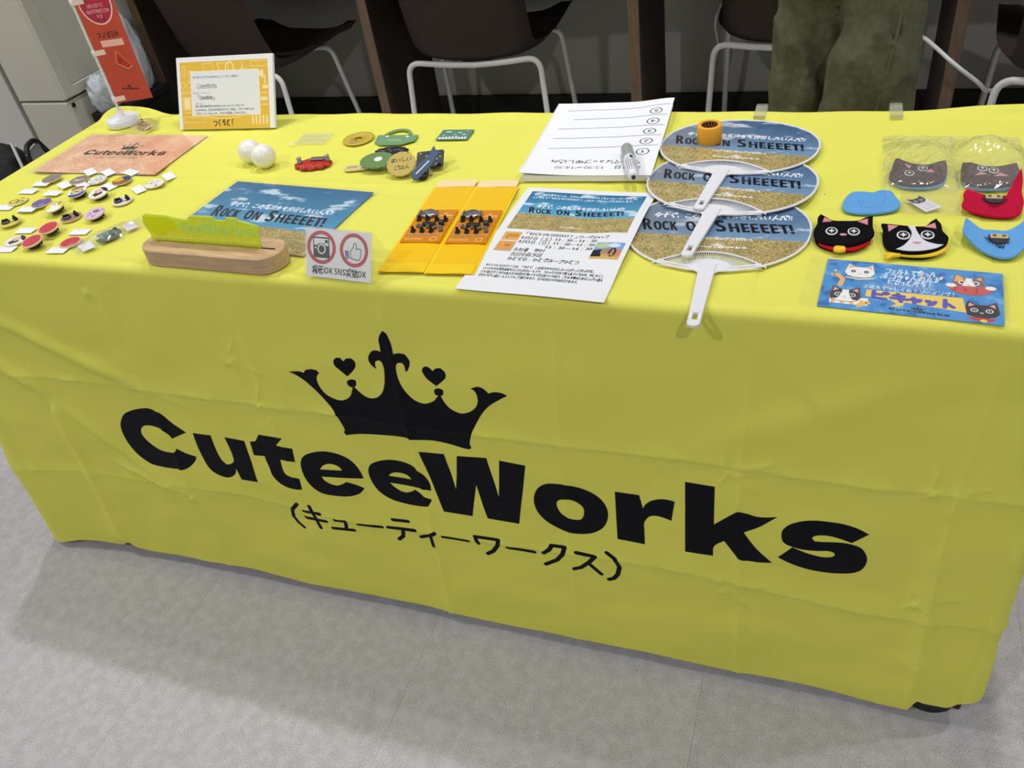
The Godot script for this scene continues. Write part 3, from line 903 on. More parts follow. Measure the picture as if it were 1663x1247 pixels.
# ---------------------------------------------------------------- the person behind the table
# a field of tapered bones joined smoothly, meshed as surface nets
func nets(bones: Array, lo: Vector3, hi: Vector3, cell: float, soft: float, ripple = null) -> ArrayMesh:
	var n := Vector3i(((hi - lo) / cell).ceil())
	var field := PackedFloat32Array()
	field.resize((n.x + 1) * (n.y + 1) * (n.z + 1))
	field.fill(1.0)
	var id := func(x: int, y: int, z: int) -> int: return x + (n.x + 1) * (y + (n.y + 1) * z)
	for b in bones:
		var p: Vector3 = b[0]
		var q: Vector3 = b[1]
		var reach: float = maxf(b[2], b[3]) + 0.06
		var l := ((p.min(q) - Vector3.ONE * reach - lo) / cell).floor()
		var u := ((p.max(q) + Vector3.ONE * reach - lo) / cell).ceil()
		var pq := q - p
		var len2 := maxf(pq.length_squared(), 1e-8)
		var flat: Vector3 = b[4] if b.size() > 4 else Vector3.ONE
		for z in range(maxi(0, int(l.z)), mini(n.z, int(u.z)) + 1):
			for y in range(maxi(0, int(l.y)), mini(n.y, int(u.y)) + 1):
				for x in range(maxi(0, int(l.x)), mini(n.x, int(u.x)) + 1):
					var v := lo + Vector3(x, y, z) * cell
					var t := clampf((v - p).dot(pq) / len2, 0.0, 1.0)
					var d: float = ((v - p - pq * t) * flat).length() - lerpf(b[2], b[3], t)
					var i: int = x + (n.x + 1) * (y + (n.y + 1) * z)
					var old := field[i]
					var hgt := maxf(soft - absf(old - d), 0.0) / soft
					field[i] = minf(old, d) - hgt * hgt * soft * 0.25
	if ripple != null:
		for z in n.z + 1:
			for y in n.y + 1:
				for x in n.x + 1:
					var i: int = x + (n.x + 1) * (y + (n.y + 1) * z)
					if absf(field[i]) < 0.05:
						field[i] += ripple.call(lo + Vector3(x, y, z) * cell)
	var where := {}
	var corner := [Vector3i(0, 0, 0), Vector3i(1, 0, 0), Vector3i(0, 1, 0), Vector3i(1, 1, 0), Vector3i(0, 0, 1), Vector3i(1, 0, 1), Vector3i(0, 1, 1), Vector3i(1, 1, 1)]
	var ribs := [[0, 1], [2, 3], [4, 5], [6, 7], [0, 2], [1, 3], [4, 6], [5, 7], [0, 4], [1, 5], [2, 6], [3, 7]]
	for z in n.z:
		for y in n.y:
			for x in n.x:
				var f := []
				var inside := 0
				for c in corner:
					var d := field[x + c.x + (n.x + 1) * (y + c.y + (n.y + 1) * (z + c.z))]
					f.append(d)
					if d < 0: inside += 1
				if inside == 0 or inside == 8:
					continue
				var sum := Vector3.ZERO
				var many := 0
				for r in ribs:
					var a: float = f[r[0]]
					var b: float = f[r[1]]
					if (a < 0) != (b < 0):
						sum += Vector3(corner[r[0]]).lerp(Vector3(corner[r[1]]), a / (a - b))
						many += 1
				where[Vector3i(x, y, z)] = lo + (Vector3(x, y, z) + sum / many) * cell
	var st := begin()
	st.set_smooth_group(0)
	for c in where:
		for axis in 3:
			var e := Vector3i.ZERO
			e[axis] = 1
			var u := Vector3i.ZERO
			u[(axis + 1) % 3] = 1
			var w := Vector3i.ZERO
			w[(axis + 2) % 3] = 1
			var a: Vector3i = c
			var i0: int = a.x + (n.x + 1) * (a.y + (n.y + 1) * a.z)
			var o := a + e
			var d0 := field[i0]
			var d1 := field[o.x + (n.x + 1) * (o.y + (n.y + 1) * o.z)]
			if (d0 < 0) == (d1 < 0) or not (where.has(a - u) and where.has(a - w) and where.has(a - u - w)):
				continue
			if d0 < 0: quad(st, where[a - u - w], where[a - w], where[a], where[a - u])
			else: quad(st, where[a - u - w], where[a - u], where[a], where[a - w])
	return done(st)

func person() -> void:
	var t := thing("person", "person in olive green wide trousers standing behind the table, cropped at the thighs", "person", Vector3(1.52, 0, -1.05))
	var skin := mat(Color(0.72, 0.53, 0.42), 0.6)
	skin.subsurf_scatter_enabled = true
	skin.subsurf_scatter_strength = 0.15
	# the body, in one surface: head, neck, trunk, arms, hands, legs
	var bones := [[Vector3(0, 1.56, 0.01), Vector3(0, 1.62, 0.015), 0.075, 0.085, Vector3(1.1, 0.9, 0.95)], [Vector3(0, 1.40, -0.01), Vector3(0, 1.52, 0.0), 0.055, 0.05],
		[Vector3(-0.15, 1.37, -0.01), Vector3(0.15, 1.37, -0.01), 0.05, 0.05], [Vector3(0, 1.30, 0), Vector3(0, 1.0, 0.0), 0.135, 0.12, Vector3(0.8, 1, 1.25)], [Vector3(0, 1.0, 0), Vector3(0, 0.93, 0), 0.115, 0.11, Vector3(0.9, 1, 1.2)]]
	for s in [-1, 1]:
		bones.append([Vector3(s * 0.165, 1.36, -0.01), Vector3(s * 0.205, 1.12, 0.02), 0.048, 0.038])
		bones.append([Vector3(s * 0.205, 1.12, 0.02), Vector3(s * 0.05, 1.14 + 0.02 * s, 0.19), 0.038, 0.026])
		bones.append([Vector3(s * 0.05, 1.14 + 0.02 * s, 0.19), Vector3(-s * 0.01, 1.145 + 0.02 * s, 0.20), 0.03, 0.026, Vector3(1, 0.9, 1.5)])
		for k in 4:
			var y: float = 1.125 + 0.02 * s + k * 0.015
			bones.append([Vector3(-s * 0.015, y, 0.205), Vector3(-s * (0.055 + [0.0, 0.012, 0.008, -0.002][k]), y - 0.004, 0.19), 0.0085, 0.0075])
		bones.append([Vector3(s * 0.03, 1.165 + 0.02 * s, 0.205), Vector3(-s * 0.005, 1.195 + 0.02 * s, 0.20), 0.011, 0.009])
		bones.append([Vector3(s * 0.075, 0.86, 0), Vector3(s * 0.074, 0.52, 0.015), 0.05, 0.04])
		bones.append([Vector3(s * 0.074, 0.52, 0.015), Vector3(s * 0.075, 0.09, -0.01), 0.04, 0.036])
	bones.append([Vector3(0, 1.575, 0.09), Vector3(0, 1.555, 0.105), 0.012, 0.016])
	for s in [-1, 1]:
		bones.append([Vector3(s * 0.082, 1.585, 0.0), Vector3(s * 0.084, 1.555, 0.005), 0.014, 0.01])
	part("body", nets(bones, Vector3(-0.34, 0.02, -0.22), Vector3(0.34, 1.78, 0.24), 0.012, 0.03), skin, t)
	part("shirt", nets([[Vector3(-0.15, 1.37, -0.01), Vector3(0.15, 1.37, -0.01), 0.065, 0.065], [Vector3(0, 1.30, 0), Vector3(0, 1.06, 0.0), 0.15, 0.14, Vector3(0.8, 1, 1.2)],
		[Vector3(-0.165, 1.36, -0.01), Vector3(-0.205, 1.15, -0.02), 0.062, 0.06], [Vector3(0.165, 1.36, -0.01), Vector3(0.205, 1.15, -0.02), 0.062, 0.06]], Vector3(-0.3, 0.66, -0.24), Vector3(0.3, 1.5, 0.24), 0.015, 0.04), mat(Color(0.12, 0.12, 0.13), 0.85), t)
	part("hair", nets([[Vector3(0, 1.63, -0.02), Vector3(0, 1.66, 0.0), 0.095, 0.08], [Vector3(0, 1.56, -0.05), Vector3(0, 1.62, -0.03), 0.07, 0.09]], Vector3(-0.14, 1.44, -0.18), Vector3(0.14, 1.78, 0.14), 0.01, 0.03), mat(Color(0.05, 0.04, 0.035), 0.6), t)
	# wide trousers with slack folds
	var fold := FastNoiseLite.new()
	fold.seed = 6
	fold.frequency = 4.0
	fold.fractal_octaves = 2
	var ripple := func(v: Vector3) -> float:
		var warp := Vector3(v.x * 2.2, v.y * 1.1 + v.x * 1.4, v.z * 2.2)
		return -0.014 * (1.0 - 2.2 * absf(fold.get_noise_3dv(warp)))
	var legs := [[Vector3(0, 0.97, 0), Vector3(0, 0.92, 0.0), 0.125, 0.13, Vector3(0.9, 1, 1.1)],
		[Vector3(-0.068, 0.88, 0), Vector3(-0.072, 0.62, 0.01), 0.066, 0.058], [Vector3(-0.072, 0.62, 0.01), Vector3(-0.075, 0.10, 0.0), 0.058, 0.082],
		[Vector3(0.058, 0.88, 0.03), Vector3(0.066, 0.68, 0.09), 0.066, 0.064], [Vector3(0.066, 0.68, 0.09), Vector3(0.052, 0.50, 0.06), 0.064, 0.082], [Vector3(0.052, 0.50, 0.06), Vector3(0.06, 0.10, -0.03), 0.082, 0.085],
		[Vector3(0.085, 0.86, 0.07), Vector3(0.022, 0.70, 0.115), 0.026, 0.036], [Vector3(0.022, 0.70, 0.115), Vector3(0.002, 0.58, 0.115), 0.036, 0.040]]
	var cloth := grained(Color(0.32, 0.325, 0.23), Color(0.385, 0.39, 0.285), Vector3(5, 5, 5), 0.02, 0.85, 15)
	var tr := part("trousers", nets(legs, Vector3(-0.26, 0.04, -0.22), Vector3(0.26, 1.05, 0.26), 0.0075, 0.016, ripple), cloth, t)
	var seam := smooth3([Vector3(0.094, 0.92, 0.085), Vector3(0.092, 0.80, 0.122), Vector3(0.080, 0.70, 0.156), Vector3(0.066, 0.60, 0.160), Vector3(0.05, 0.5, 0.147)], 5)
	part("side_seam", tube(seam, 0.0035, 8), cloth, tr)
	for s in [-1, 1]:
		var shoe := part("shoe", nets([[Vector3(s * 0.08, 0.05, -0.04), Vector3(s * 0.09, 0.042, 0.12), 0.042, 0.036, Vector3(1, 1.2, 1)]], Vector3(s * 0.08 - 0.08, 0.0, -0.12), Vector3(s * 0.08 + 0.08, 0.12, 0.2), 0.01, 0.02), mat(Color(0.08, 0.08, 0.08), 0.6), t)
		shoe.position.y = -0.004

# ---------------------------------------------------------------- the table and its cloth
func table() -> void:
	var t := thing("folding_table", "folding table on casters, all but one caster hidden by the yellow cloth", "table", Vector3(0.9, 0, -0.29))
	part("tabletop", box(Vector3(1.76, 0.026, 0.545), 0.004, Vector3(0, 0.731, 0)), mat(Color(0.75, 0.74, 0.72), 0.5), t)
	for s in [-1, 1]:
		for z in [0.278, -0.24]:
			var leg := part("leg", tube([Vector3(s * 0.80, 0.72, z * 0.85), Vector3(s * 0.845, 0.075, z)], 0.014, 12), M.chrome, t)
			var at := Vector3(s * 0.848, 0.033, z)
			var wheel := part("caster_wheel", lathe([Vector2(0.0, -0.013), Vector2(0.026, -0.013), Vector2(0.032, -0.009), Vector2(0.033, 0.0), Vector2(0.032, 0.009), Vector2(0.026, 0.013), Vector2(0.0, 0.013)], 32), M.black_rubber, leg)
			wheel.position = at
			wheel.rotation_degrees.x = 90.0
			var fork := begin()
			add_box(fork, at + Vector3(0, 0.028, 0), Vector3(0.05, 0.014, 0.036), 0.003)
			add_box(fork, at + Vector3(0, 0.014, 0.0165), Vector3(0.02, 0.036, 0.004), 0.001)
			add_box(fork, at + Vector3(0, 0.014, -0.0165), Vector3(0.02, 0.036, 0.004), 0.001)
			add_box(fork, at + Vector3(s * 0.036, 0.008, 0.0), Vector3(0.012, 0.018, 0.03), 0.003)
			part("caster_fork", done(fork), M.black, leg)

var folds := []
var sway := FastNoiseLite.new()
var puckers := FastNoiseLite.new()

# how far the front of the cloth stands out at (x, y): pressed-in folds, slack, puckers where folds cross
func relief(v: Vector2, flat_ := false) -> float:
	var h := 0.0
	for f in folds:
		var a: Vector2 = f[0]
		var b: Vector2 = f[1]
		if v.x < minf(a.x, b.x) - 0.06 or v.x > maxf(a.x, b.x) + 0.06 or v.y < minf(a.y, b.y) - 0.06 or v.y > maxf(a.y, b.y) + 0.06:
			continue
		var q := Geometry2D.get_closest_point_to_segment(v, a, b)
		var d: float = v.distance_to(q)
		var side := signf((b - a).cross(v - a))
		var fade := 1.0
		if f.size() > 4:
			fade = clampf(minf(q.distance_to(a), q.distance_to(b)) / f[4], 0.0, 1.0)
		h += f[2] * (exp(-d / f[3]) if f[3] < 0.0135 else exp(-d * d / (f[3] * f[3]))) * fade + f[2] * 0.35 * side * exp(-d / (f[3] * 1.8)) * fade * (1.0 if f[3] < 0.0135 else 0.0)
	return h

func tablecloth() -> void:
	for x in [0.19, 0.437, 0.69, 0.943, 1.19, 1.44, 1.70]:
		folds.append([Vector2(x + 0.012, 0.75), Vector2(x, 0.49), 0.0009 if x != 0.19 and x != 0.943 else 0.0016, 0.010])
		folds.append([Vector2(x, 0.49), Vector2(x - (0.014 if x < 1.2 else -0.014), 0.0), 0.0022 if x != 0.69 and x != 1.19 else 0.0010, 0.011])
	for k in 7:
		folds.append([Vector2(k * 0.27, 0.497 + 0.004 * (k % 2)), Vector2(k * 0.27 + 0.27, 0.499 - 0.004 * (k % 2)), 0.0022, 0.011])
		folds.append([Vector2(k * 0.27, 0.25 + 0.014 * (k % 3 - 1)), Vector2(k * 0.27 + 0.27, 0.25 + 0.014 * ((k + 1) % 3 - 1)), 0.0018, 0.013])
	# pulls running from the corners
	folds.append([Vector2(0.03, 0.70), Vector2(0.46, 0.49), 0.008, 0.016, 0.1])
	folds.append([Vector2(0.01, 0.62), Vector2(0.20, 0.45), 0.010, 0.018, 0.05])
	folds.append([Vector2(0.20, 0.45), Vector2(0.155, 0.02), 0.009, 0.016, 0.03])
	folds.append([Vector2(0.20, 0.45), Vector2(0.40, 0.24), 0.0045, 0.016, 0.06])
	folds.append([Vector2(0.25, 0.30), Vector2(0.44, 0.225), 0.004, 0.012, 0.05])
	folds.append([Vector2(1.36, 0.52), Vector2(1.68, 0.69), 0.003, 0.025, 0.1])
	folds.append([Vector2(1.69, 0.40), Vector2(1.73, 0.05), 0.006, 0.016, 0.08])
	folds.append([Vector2(0.45, 0.50), Vector2(0.53, 0.46), 0.003, 0.008, 0.03])
	for c in [Vector2(1.44, 0.235), Vector2(1.44, 0.49), Vector2(1.69, 0.50), Vector2(0.437, 0.23), Vector2(1.70, 0.28), Vector2(0.69, 0.497), Vector2(0.44, 0.70), Vector2(0.665, 0.585)]:
		for k in 5:
			var a: float = k * 1.3 + c.x * 9.0
			var o: Vector2 = c + Vector2.from_angle(a * 2.0) * 0.014
			folds.append([o, o + Vector2.from_angle(a) * 0.045, 0.0020, 0.0042, 0.02])
	sway.frequency = 2.2
	sway.seed = 3
	sway.fractal_octaves = 3
	puckers.frequency = 9.0
	puckers.seed = 5
	puckers.fractal_octaves = 2
	var nf := 520
	var ns := 84
	var nk := 7
	var edge_r := 0.014
	var ring := func(inset: float) -> Array:
		var r := maxf(0.022 - inset, 0.000005)
		var x0 := inset
		var x1 := 1.803 - inset
		var z0 := -0.586 + inset
		var z1 := -inset
		var out := []     # [x, z, nx, nz]
		var sides := [[Vector2(x0 + r, z1), Vector2(x1 - r, z1), nf, Vector2(0, 1)], [Vector2(x1, z1 - r), Vector2(x1, z0 + r), ns, Vector2(1, 0)], [Vector2(x1 - r, z0), Vector2(x0 + r, z0), 110, Vector2(0, -1)], [Vector2(x0, z0 + r), Vector2(x0, z1 - r), ns, Vector2(-1, 0)]]
		for k in 4:
			var s: Array = sides[k]
			for i in s[2]:
				out.append([s[0].lerp(s[1], float(i) / (s[2] - 1)), s[3]])
			var nxt: Vector2 = sides[(k + 1) % 4][3]
			var c: Vector2 = s[1] - s[3] * r
			for i in range(1, nk):
				var d: Vector2 = s[3].slerp(nxt, float(i) / nk)
				out.append([c + d * r, d])
		return out
	var verts := PackedVector3Array()
	var uvs := PackedVector2Array()
	var rows := []
	var rows_top := 64
	for k in rows_top:
		rows.append([0.2936 - (0.2936 - edge_r) * k / (rows_top - 1.0), 0.0, -1.0])
	for k in range(1, 7):
		var a := PI / 2 * k / 6.0
		rows.append([edge_r * (1.0 - sin(a)), edge_r * (1.0 - cos(a)), -1.0])
	var rows_down := 200
	for k in range(1, rows_down + 1):
		rows.append([0.0, edge_r, float(k) / rows_down])
	var across := 0
	for row in rows:
		var pts_: Array = ring.call(row[0])
		across = pts_.size()
		for e in pts_:
			var p: Vector2 = e[0]
			var n: Vector2 = e[1]
			var y := TOP
			if row[2] < 0.0:
				y = TOP - row[1]
				# the top: shallow creases and ease
				var lay := (sway.get_noise_2d(p.x * 1.5, p.y * 1.5 + 9.0) * 0.9 - 0.9) * 0.0012 + puckers.get_noise_2d(p.x, p.y) * 0.0005
				lay -= relief(Vector2(p.x, 0.5 - (p.y + 0.26) * 0.9)) * 0.9
				y += clampf(lay, -0.004, 0.0007) * (1.0 - row[1] / edge_r) * smoothstep(0.2925, 0.280, row[0]) * smoothstep(edge_r, edge_r + 0.03, row[0] + (0.03 if row[0] > 0.1 else 0.0))
				var back := exp(-pow((p.y + 0.572) / 0.013, 2.0))
				y += back * (0.020 * exp(-pow((p.x - 0.09) / 0.075, 4.0)) + 0.012 * exp(-pow((p.x - 1.82) / 0.13, 4.0)) + 0.005 * exp(-pow((p.x - 0.245) / 0.03, 2.0)) + 0.0015 * (1.0 + sin(p.x * 31.0) * sin(p.x * 12.0)))
			else:
				var hem := 0.026 + 0.004 * sin(p.x * 23.0) * sin(p.x * 7.0 + 1.0)
				if n.y > 0.01:
					hem += 0.016 * exp(-pow((p.x - 0.168) / 0.014, 2.0)) - 0.01 * exp(-pow((p.x - 0.0) / 0.1, 2.0))
					hem += 0.017 * smoothstep(1.716, 1.727, p.x) + 0.004 * exp(-pow((p.x - 1.727) / 0.006, 2.0))
					hem += 0.10 * pow(smoothstep(1.765, 1.83, p.x), 1.0)
					hem -= 0.006 * smoothstep(1.45, 1.70, p.x) * (1.0 - smoothstep(1.712, 1.722, p.x))
				else:
					hem = 0.06
				if n.x > 0.1:
					hem = 0.075
				y = lerpf(TOP - edge_r, hem, row[2])
				var down := (TOP - y) / TOP
				var out_ := 0.0
				if n.y > 0.2:
					out_ = relief(Vector2(p.x, y)) * smoothstep(0.0, 0.06, row[2]) + (sway.get_noise_2d(p.x * 1.1, y * 1.4) * 0.006 + 0.002 + puckers.get_noise_2d(p.x * 0.6, y * 0.5) * 0.0007) * smoothstep(0.0, 0.2, row[2])
				out_ += down * down * 0.009
				if n.x < -0.2:
					out_ += down * 0.045 * -n.x + sin(p.y * 20.0) * 0.012 * down
				if n.x > 0.2:
					out_ += sin(p.y * 17.0 + 1.0) * 0.012 * down
				if n.y > 0.2 and p.x < 0.16:
					out_ += 0.014 * down * (1.0 - p.x / 0.16)
				p += n * out_
				if n.x < -0.2 and n.y > 0.2:
					p.x -= down * 0.01
			verts.append(Vector3(p.x, y, p.y))
			uvs.append(Vector2((p.x - 0.28) / 1.38, (0.69 - y) / 0.51 if p.y > -0.3 and row[2] >= 0.0 else -1.0))
	var index := PackedInt32Array()
	for j in rows.size() - 1:
		for i in across:
			var a := j * across + i
			var b := j * across + (i + 1) % across
			index.append_array([a, b, a + across, b, b + across, a + across])
	# two small gussets where the rings meet
	for x in [0.2925, 1.5105]:
		var first := verts.size()
		for q in [[-0.006, -0.0015], [-0.006, 0.0015], [0.006, 0.0015], [0.006, -0.0015]]:
			verts.append(Vector3(x + q[0], TOP - 0.0006, -0.293 + q[1]))
			uvs.append(Vector2(-1, -1))
		index.append_array([first, first + 2, first + 1, first, first + 3, first + 2])
	var arrays := []
	arrays.resize(Mesh.ARRAY_MAX)
	arrays[Mesh.ARRAY_VERTEX] = verts
	arrays[Mesh.ARRAY_TEX_UV] = uvs
	arrays[Mesh.ARRAY_INDEX] = index
	var raw := ArrayMesh.new()
	raw.add_surface_from_arrays(Mesh.PRIMITIVE_TRIANGLES, arrays)
	var st := SurfaceTool.new()
	st.create_from(raw, 0)
	st.generate_normals()
	var yellow := Color(0.888, 0.882, 0.385)
	var c := Canvas.new(2048, 757, yellow)
	mark(c, Transform2D(Vector2(2048 / 1.38, 0), Vector2(0, -757 / 0.51), Vector2(-0.28 * 2048 / 1.38, 0.69 * 757 / 0.51)), Color(0.045, 0.052, 0.085))
	var cloth := printed(c, 0.6, 0.25)
	single("tablecloth", st.commit(), cloth, "yellow cloth with a crowned black word mark, draped over the whole table", "tablecloth")

# ---------------------------------------------------------------- along the back edge
func on(x: float, z: float, y := REST) -> Vector3:
	return Vector3(x, y, z)

func back_row() -> void:
	# table flag
	var t := thing("table_flag", "red table flag with watermelon prints on a white pole and round white base", "flag", on(0.096, -0.532, 0.7505))
	part("base", lathe([Vector2(0, 0.0), Vector2(0.034, 0.0), Vector2(0.0345, 0.002), Vector2(0.0335, 0.012), Vector2(0.031, 0.0145), Vector2(0.012, 0.0155), Vector2(0.0075, 0.016), Vector2(0.006, 0.03), Vector2(0.0, 0.03)], 48), M.white, t)
	part("pole", tube([Vector3(0, 0.015, 0), Vector3(0.0, 0.16, 0.0), Vector3(0.0, 0.40, 0.0)], 0.0026, 12), M.white, t)
	var c := Canvas.new(300, 1100, Color(0.80, 0.33, 0.26))
	var red := Color(0.80, 0.33, 0.26)
	for y in range(0, 1100, 4):
		c.block(Rect2(0, y, 300, 4), red.lerp(Color(0.74, 0.27, 0.21), y / 1400.0))
	# pixel scale: 300 px = 75 mm wide, 1100 px = 275 mm tall
	c.spot(Vector2(150, 390), 128, 150, Color(0.97, 0.86, 0.84))
	c.spot(Vector2(150, 390), 118, 140, Color(0.73, 0.16, 0.29))
	c.spot(Vector2(150, 300), 92, 60, Color(0.62, 0.64, 0.63))
	c.fill([PackedVector2Array([Vector2(80, 290), Vector2(140, 275), Vector2(150, 330), Vector2(95, 340)])], Color(0.22, 0.22, 0.24))
	var rng := RandomNumberGenerator.new()
	rng.seed = 2
	for k in 26:
		var a := rng.randf() * TAU
		var p := Vector2(150, 400) + Vector2(cos(a) * 100, sin(a) * 112) * sqrt(rng.randf_range(0.3, 0.95))
		if p.y > 350:
			c.line(PackedVector2Array([p, p + Vector2(3, 9)]), 6, Color(0.18, 0.05, 0.07))
	write_fit(c, "MELODY IC", 80, 210, 420, 34, Color(0.98, 0.84, 0.84), 0.09, 0, 0, false)
	write_fit(c, "WATERMELON", 62, 240, 458, 34, Color(0.98, 0.84, 0.84), 0.09, 0, 0, false)
	write_fit(c, "PCB", 125, 175, 494, 34, Color(0.98, 0.84, 0.84), 0.09, 0, 0, false)
	write_fit(c, "スイカ基板", 68, 246, 622, 44, Color(0.1, 0.06, 0.06), 0.11)
	c.block(Rect2(72, 645, 180, 46), Color(0.97, 0.78, 0.74))
	c.fill([PackedVector2Array([Vector2(160, 720), Vector2(122, 815), Vector2(205, 870), Vector2(252, 850)])], Color(0.95, 0.50, 0.42))
	c.fill([PackedVector2Array([Vector2(162, 733), Vector2(132, 812), Vector2(208, 858), Vector2(240, 842)])], Color(0.74, 0.20, 0.17))
	c.line(PackedVector2Array([Vector2(126, 822), Vector2(160, 856), Vector2(205, 874), Vector2(250, 856)]), 10, Color(0.45, 0.36, 0.24))
	for p in [Vector2(160, 780), Vector2(172, 786), Vector2(158, 800)]:
		c.line(PackedVector2Array([p, p + Vector2(3, 14)]), 5, Color(0.12, 0.04, 0.04))
	mark(c, Transform2D(Vector2(106, 12), Vector2(0, -125), Vector2(50, 1042)), Color(0.09, 0.06, 0.06), false)
	var flag := sheet(0.074, 0.30, 0.0003, func(v): return 0.005 * sin(v.y * 16.0 + 0.6) * (v.x + 0.037) / 0.074 + 0.004 * sin(v.x * 55.0), 14, 24)
	var f := part("flag", flag, printed(c, 0.6), t)
	f.transform = Transform3D(Basis(Vector3.UP, deg_to_rad(32.0)) * Basis(Vector3.RIGHT, PI / 2), Vector3(0.0375, 0.193, -0.0175))
	for y in [0.052, 0.146, 0.243]:
		part("strap", box(Vector3(0.024, 0.010, 0.0012), 0.0003, Vector3(0.0105, y, -0.0035), Basis(Vector3.UP, deg_to_rad(32.0))), mat(Color(0.93, 0.85, 0.82), 0.6), t)
		part("clip", lathe([Vector2(0, y - 0.006), Vector2(0.0042, y - 0.006), Vector2(0.0042, y + 0.006), Vector2(0, y + 0.006)], 16), M.white, t)
	# bagged gold brooch with a white label
	var b := thing("bagged_brooch", "small gold brooch in a clear bag with a white label, beside the flag's base", "brooch", on(0.162, -0.512), -32.0)
	part("brooch", slab(curved(pts([-22, -4, -12, -12, 2, -10, 14, -13, 24, -2, 14, 10, 0, 8, -14, 12])), 0.0012, 0.005, 0.0008), mat(Color(0.80, 0.68, 0.34), 0.35, 0.1), b)
	var pin := part("clasp", tube([Vector3(-0.012, 0.009, 0.006), Vector3(0.016, 0.011, 0.0)], 0.0022, 8), M.chrome, b)
	for s in [-1, 1]:
		part("knob", lathe(disc(0.0028, 0.0, 0.006, 0.0008, 14), 14), M.black, b).position = Vector3(-0.012 + 0.004 * s, 0.005, -0.002 + 0.004 * s)
	part("clear_bag", sheet(0.085, 0.05, 0.0002, func(v): return 0.0124 - 7.5 * v.x * v.x * 0.8 + 0.001 * sin(v.x * 160.0 + v.y * 90.0) - 6.0 * v.y * v.y, 18, 10), M.crinkled, b)
	part("label", sheet(0.010, 0.024, 0.0003), M.paper, b).transform = Transform3D(Basis(Vector3.UP, 0.5) * Basis(Vector3.BACK, 0.25), Vector3(0.034, 0.0062, -0.002))
	# framed card on an easel back
	c = Canvas.new(1000, 625, Color(0.94, 0.94, 0.95))
	var gold := Color(0.905, 0.745, 0.27)
	var pale := Color(0.985, 0.90, 0.66)
	c.block(Rect2(34, 42, 918, 583), gold)
	for r in [Rect2(60, 75, 26, 90), Rect2(120, 120, 60, 90), Rect2(285, 60, 100, 110), Rect2(440, 60, 105, 70), Rect2(780, 55, 170, 45), Rect2(40, 300, 120, 14), Rect2(50, 345, 90, 110), Rect2(50, 520, 230, 46)]:
		var q := PackedVector2Array([r.position, r.position + Vector2(r.size.x, 0), r.end, r.position + Vector2(0, r.size.y), r.position])
		c.line(q, 5, pale)
	c.block(Rect2(62, 352, 66, 96), pale)
	for k in 5:
		c.block(Rect2(770 + k * 36, 500 + 16, 16, 75), pale)
	c.ring(Vector2(60, 240), 24, 26, 5, pale)
	c.ring(Vector2(120, 240), 24, 26, 5, pale)
	c.ring(Vector2(560, 105), 42, 50, 12, pale)
	c.line(PackedVector2Array([Vector2(430, 62), Vector2(470, 140)]), 6, pale)
	c.line(PackedVector2Array([Vector2(690, 55), Vector2(690, 100), Vector2(660, 140)]), 8, pale)
	c.line(PackedVector2Array([Vector2(690, 100), Vector2(725, 140)]), 8, pale)
	c.line(PackedVector2Array([Vector2(60, 480), Vector2(150, 480)]), 6, pale)
	c.line(PackedVector2Array([Vector2(300, 520), Vector2(460, 540), Vector2(660, 520)]), 6, pale)
	for r in [Rect2(880, 130, 24, 70), Rect2(910, 170, 14, 80), Rect2(890, 260, 55, 30), Rect2(866, 320, 80, 8), Rect2(866, 358, 60, 34), Rect2(870, 420, 76, 8)]:
		c.block(r, pale)
	c.spot(Vector2(880, 160), 26, 26, pale)
	c.fill([PackedVector2Array([Vector2(924, 356), Vector2(946, 375), Vector2(924, 394)])], pale)
	c.block(Rect2(142, 122, 718, 388), Color(0.985, 0.93, 0.80))
	c.block(Rect2(148, 128, 706, 376), Color(0.905, 0.915, 0.91))
	var ink := Color(0.25, 0.26, 0.27)
	write_fit(c, "電子工作とアイデアでCuteeWorks楽しむ、ワークショップ出来ます。", 170, 660, 182, 22, Color(0.32, 0.42, 0.58), 0.10)
	write_fit(c, "CuteeWorks", 208, 420, 272, 58, ink, 0.09, 0, 0, false)
	write_fit(c, "今日のワークショップ", 160, 340, 318, 18, Color(0.5, 0.5, 0.5), 0.10)
	write_fit(c, "『CuteeWorks』", 208, 395, 368, 46, Color(0.16, 0.16, 0.17))
	write_fit(c, "ごあいさつ", 178, 262, 408, 16, Color(0.45, 0.45, 0.45), 0.1)
	write_fit(c, "可愛い電子楽器を作るCuteeWorks（キューティーワークス）です。", 178, 710, 434, 22, ink, 0.12)
	write_fit(c, "CuteeWorks、生活の中の気持ちを楽しい作品に。ぜひ一度お楽しみ", 178, 795, 466, 22, ink, 0.12)
	write_fit(c, "ください！ワークショップも、ご家族でお気軽にご参加ください。", 178, 730, 498, 22, ink, 0.12)
	write_fit(c, "つくると！", 360, 590, 592, 62, Color(0.24, 0.20, 0.10), 0.13)
	t = thing("display_card", "white-framed yellow card with a printed notice, leaning back on its easel stand", "card stand", on(0.382, -0.499, 0.7532), 2.6)
	var lean := Basis(Vector3.RIGHT, deg_to_rad(-29.0))
	var face_ := begin()
	add_box(face_, Vector3(0, 0.069, -0.004), Vector3(0.222, 0.138, 0.007), 0.0015)
	part("frame", done(face_), M.white, t).basis = lean
	part("notice", sheet(0.221, 0.137, 0.0003), printed(c, 0.35), t).transform = Transform3D(lean * Basis(Vector3.RIGHT, PI / 2), lean * Vector3(0, 0.069, -0.0003))
	part("easel_leg", box(Vector3(0.07, 0.10, 0.004), 0.001, Vector3(0, 0.049, -0.098), Basis(Vector3.RIGHT, deg_to_rad(16.0))), M.white, t)
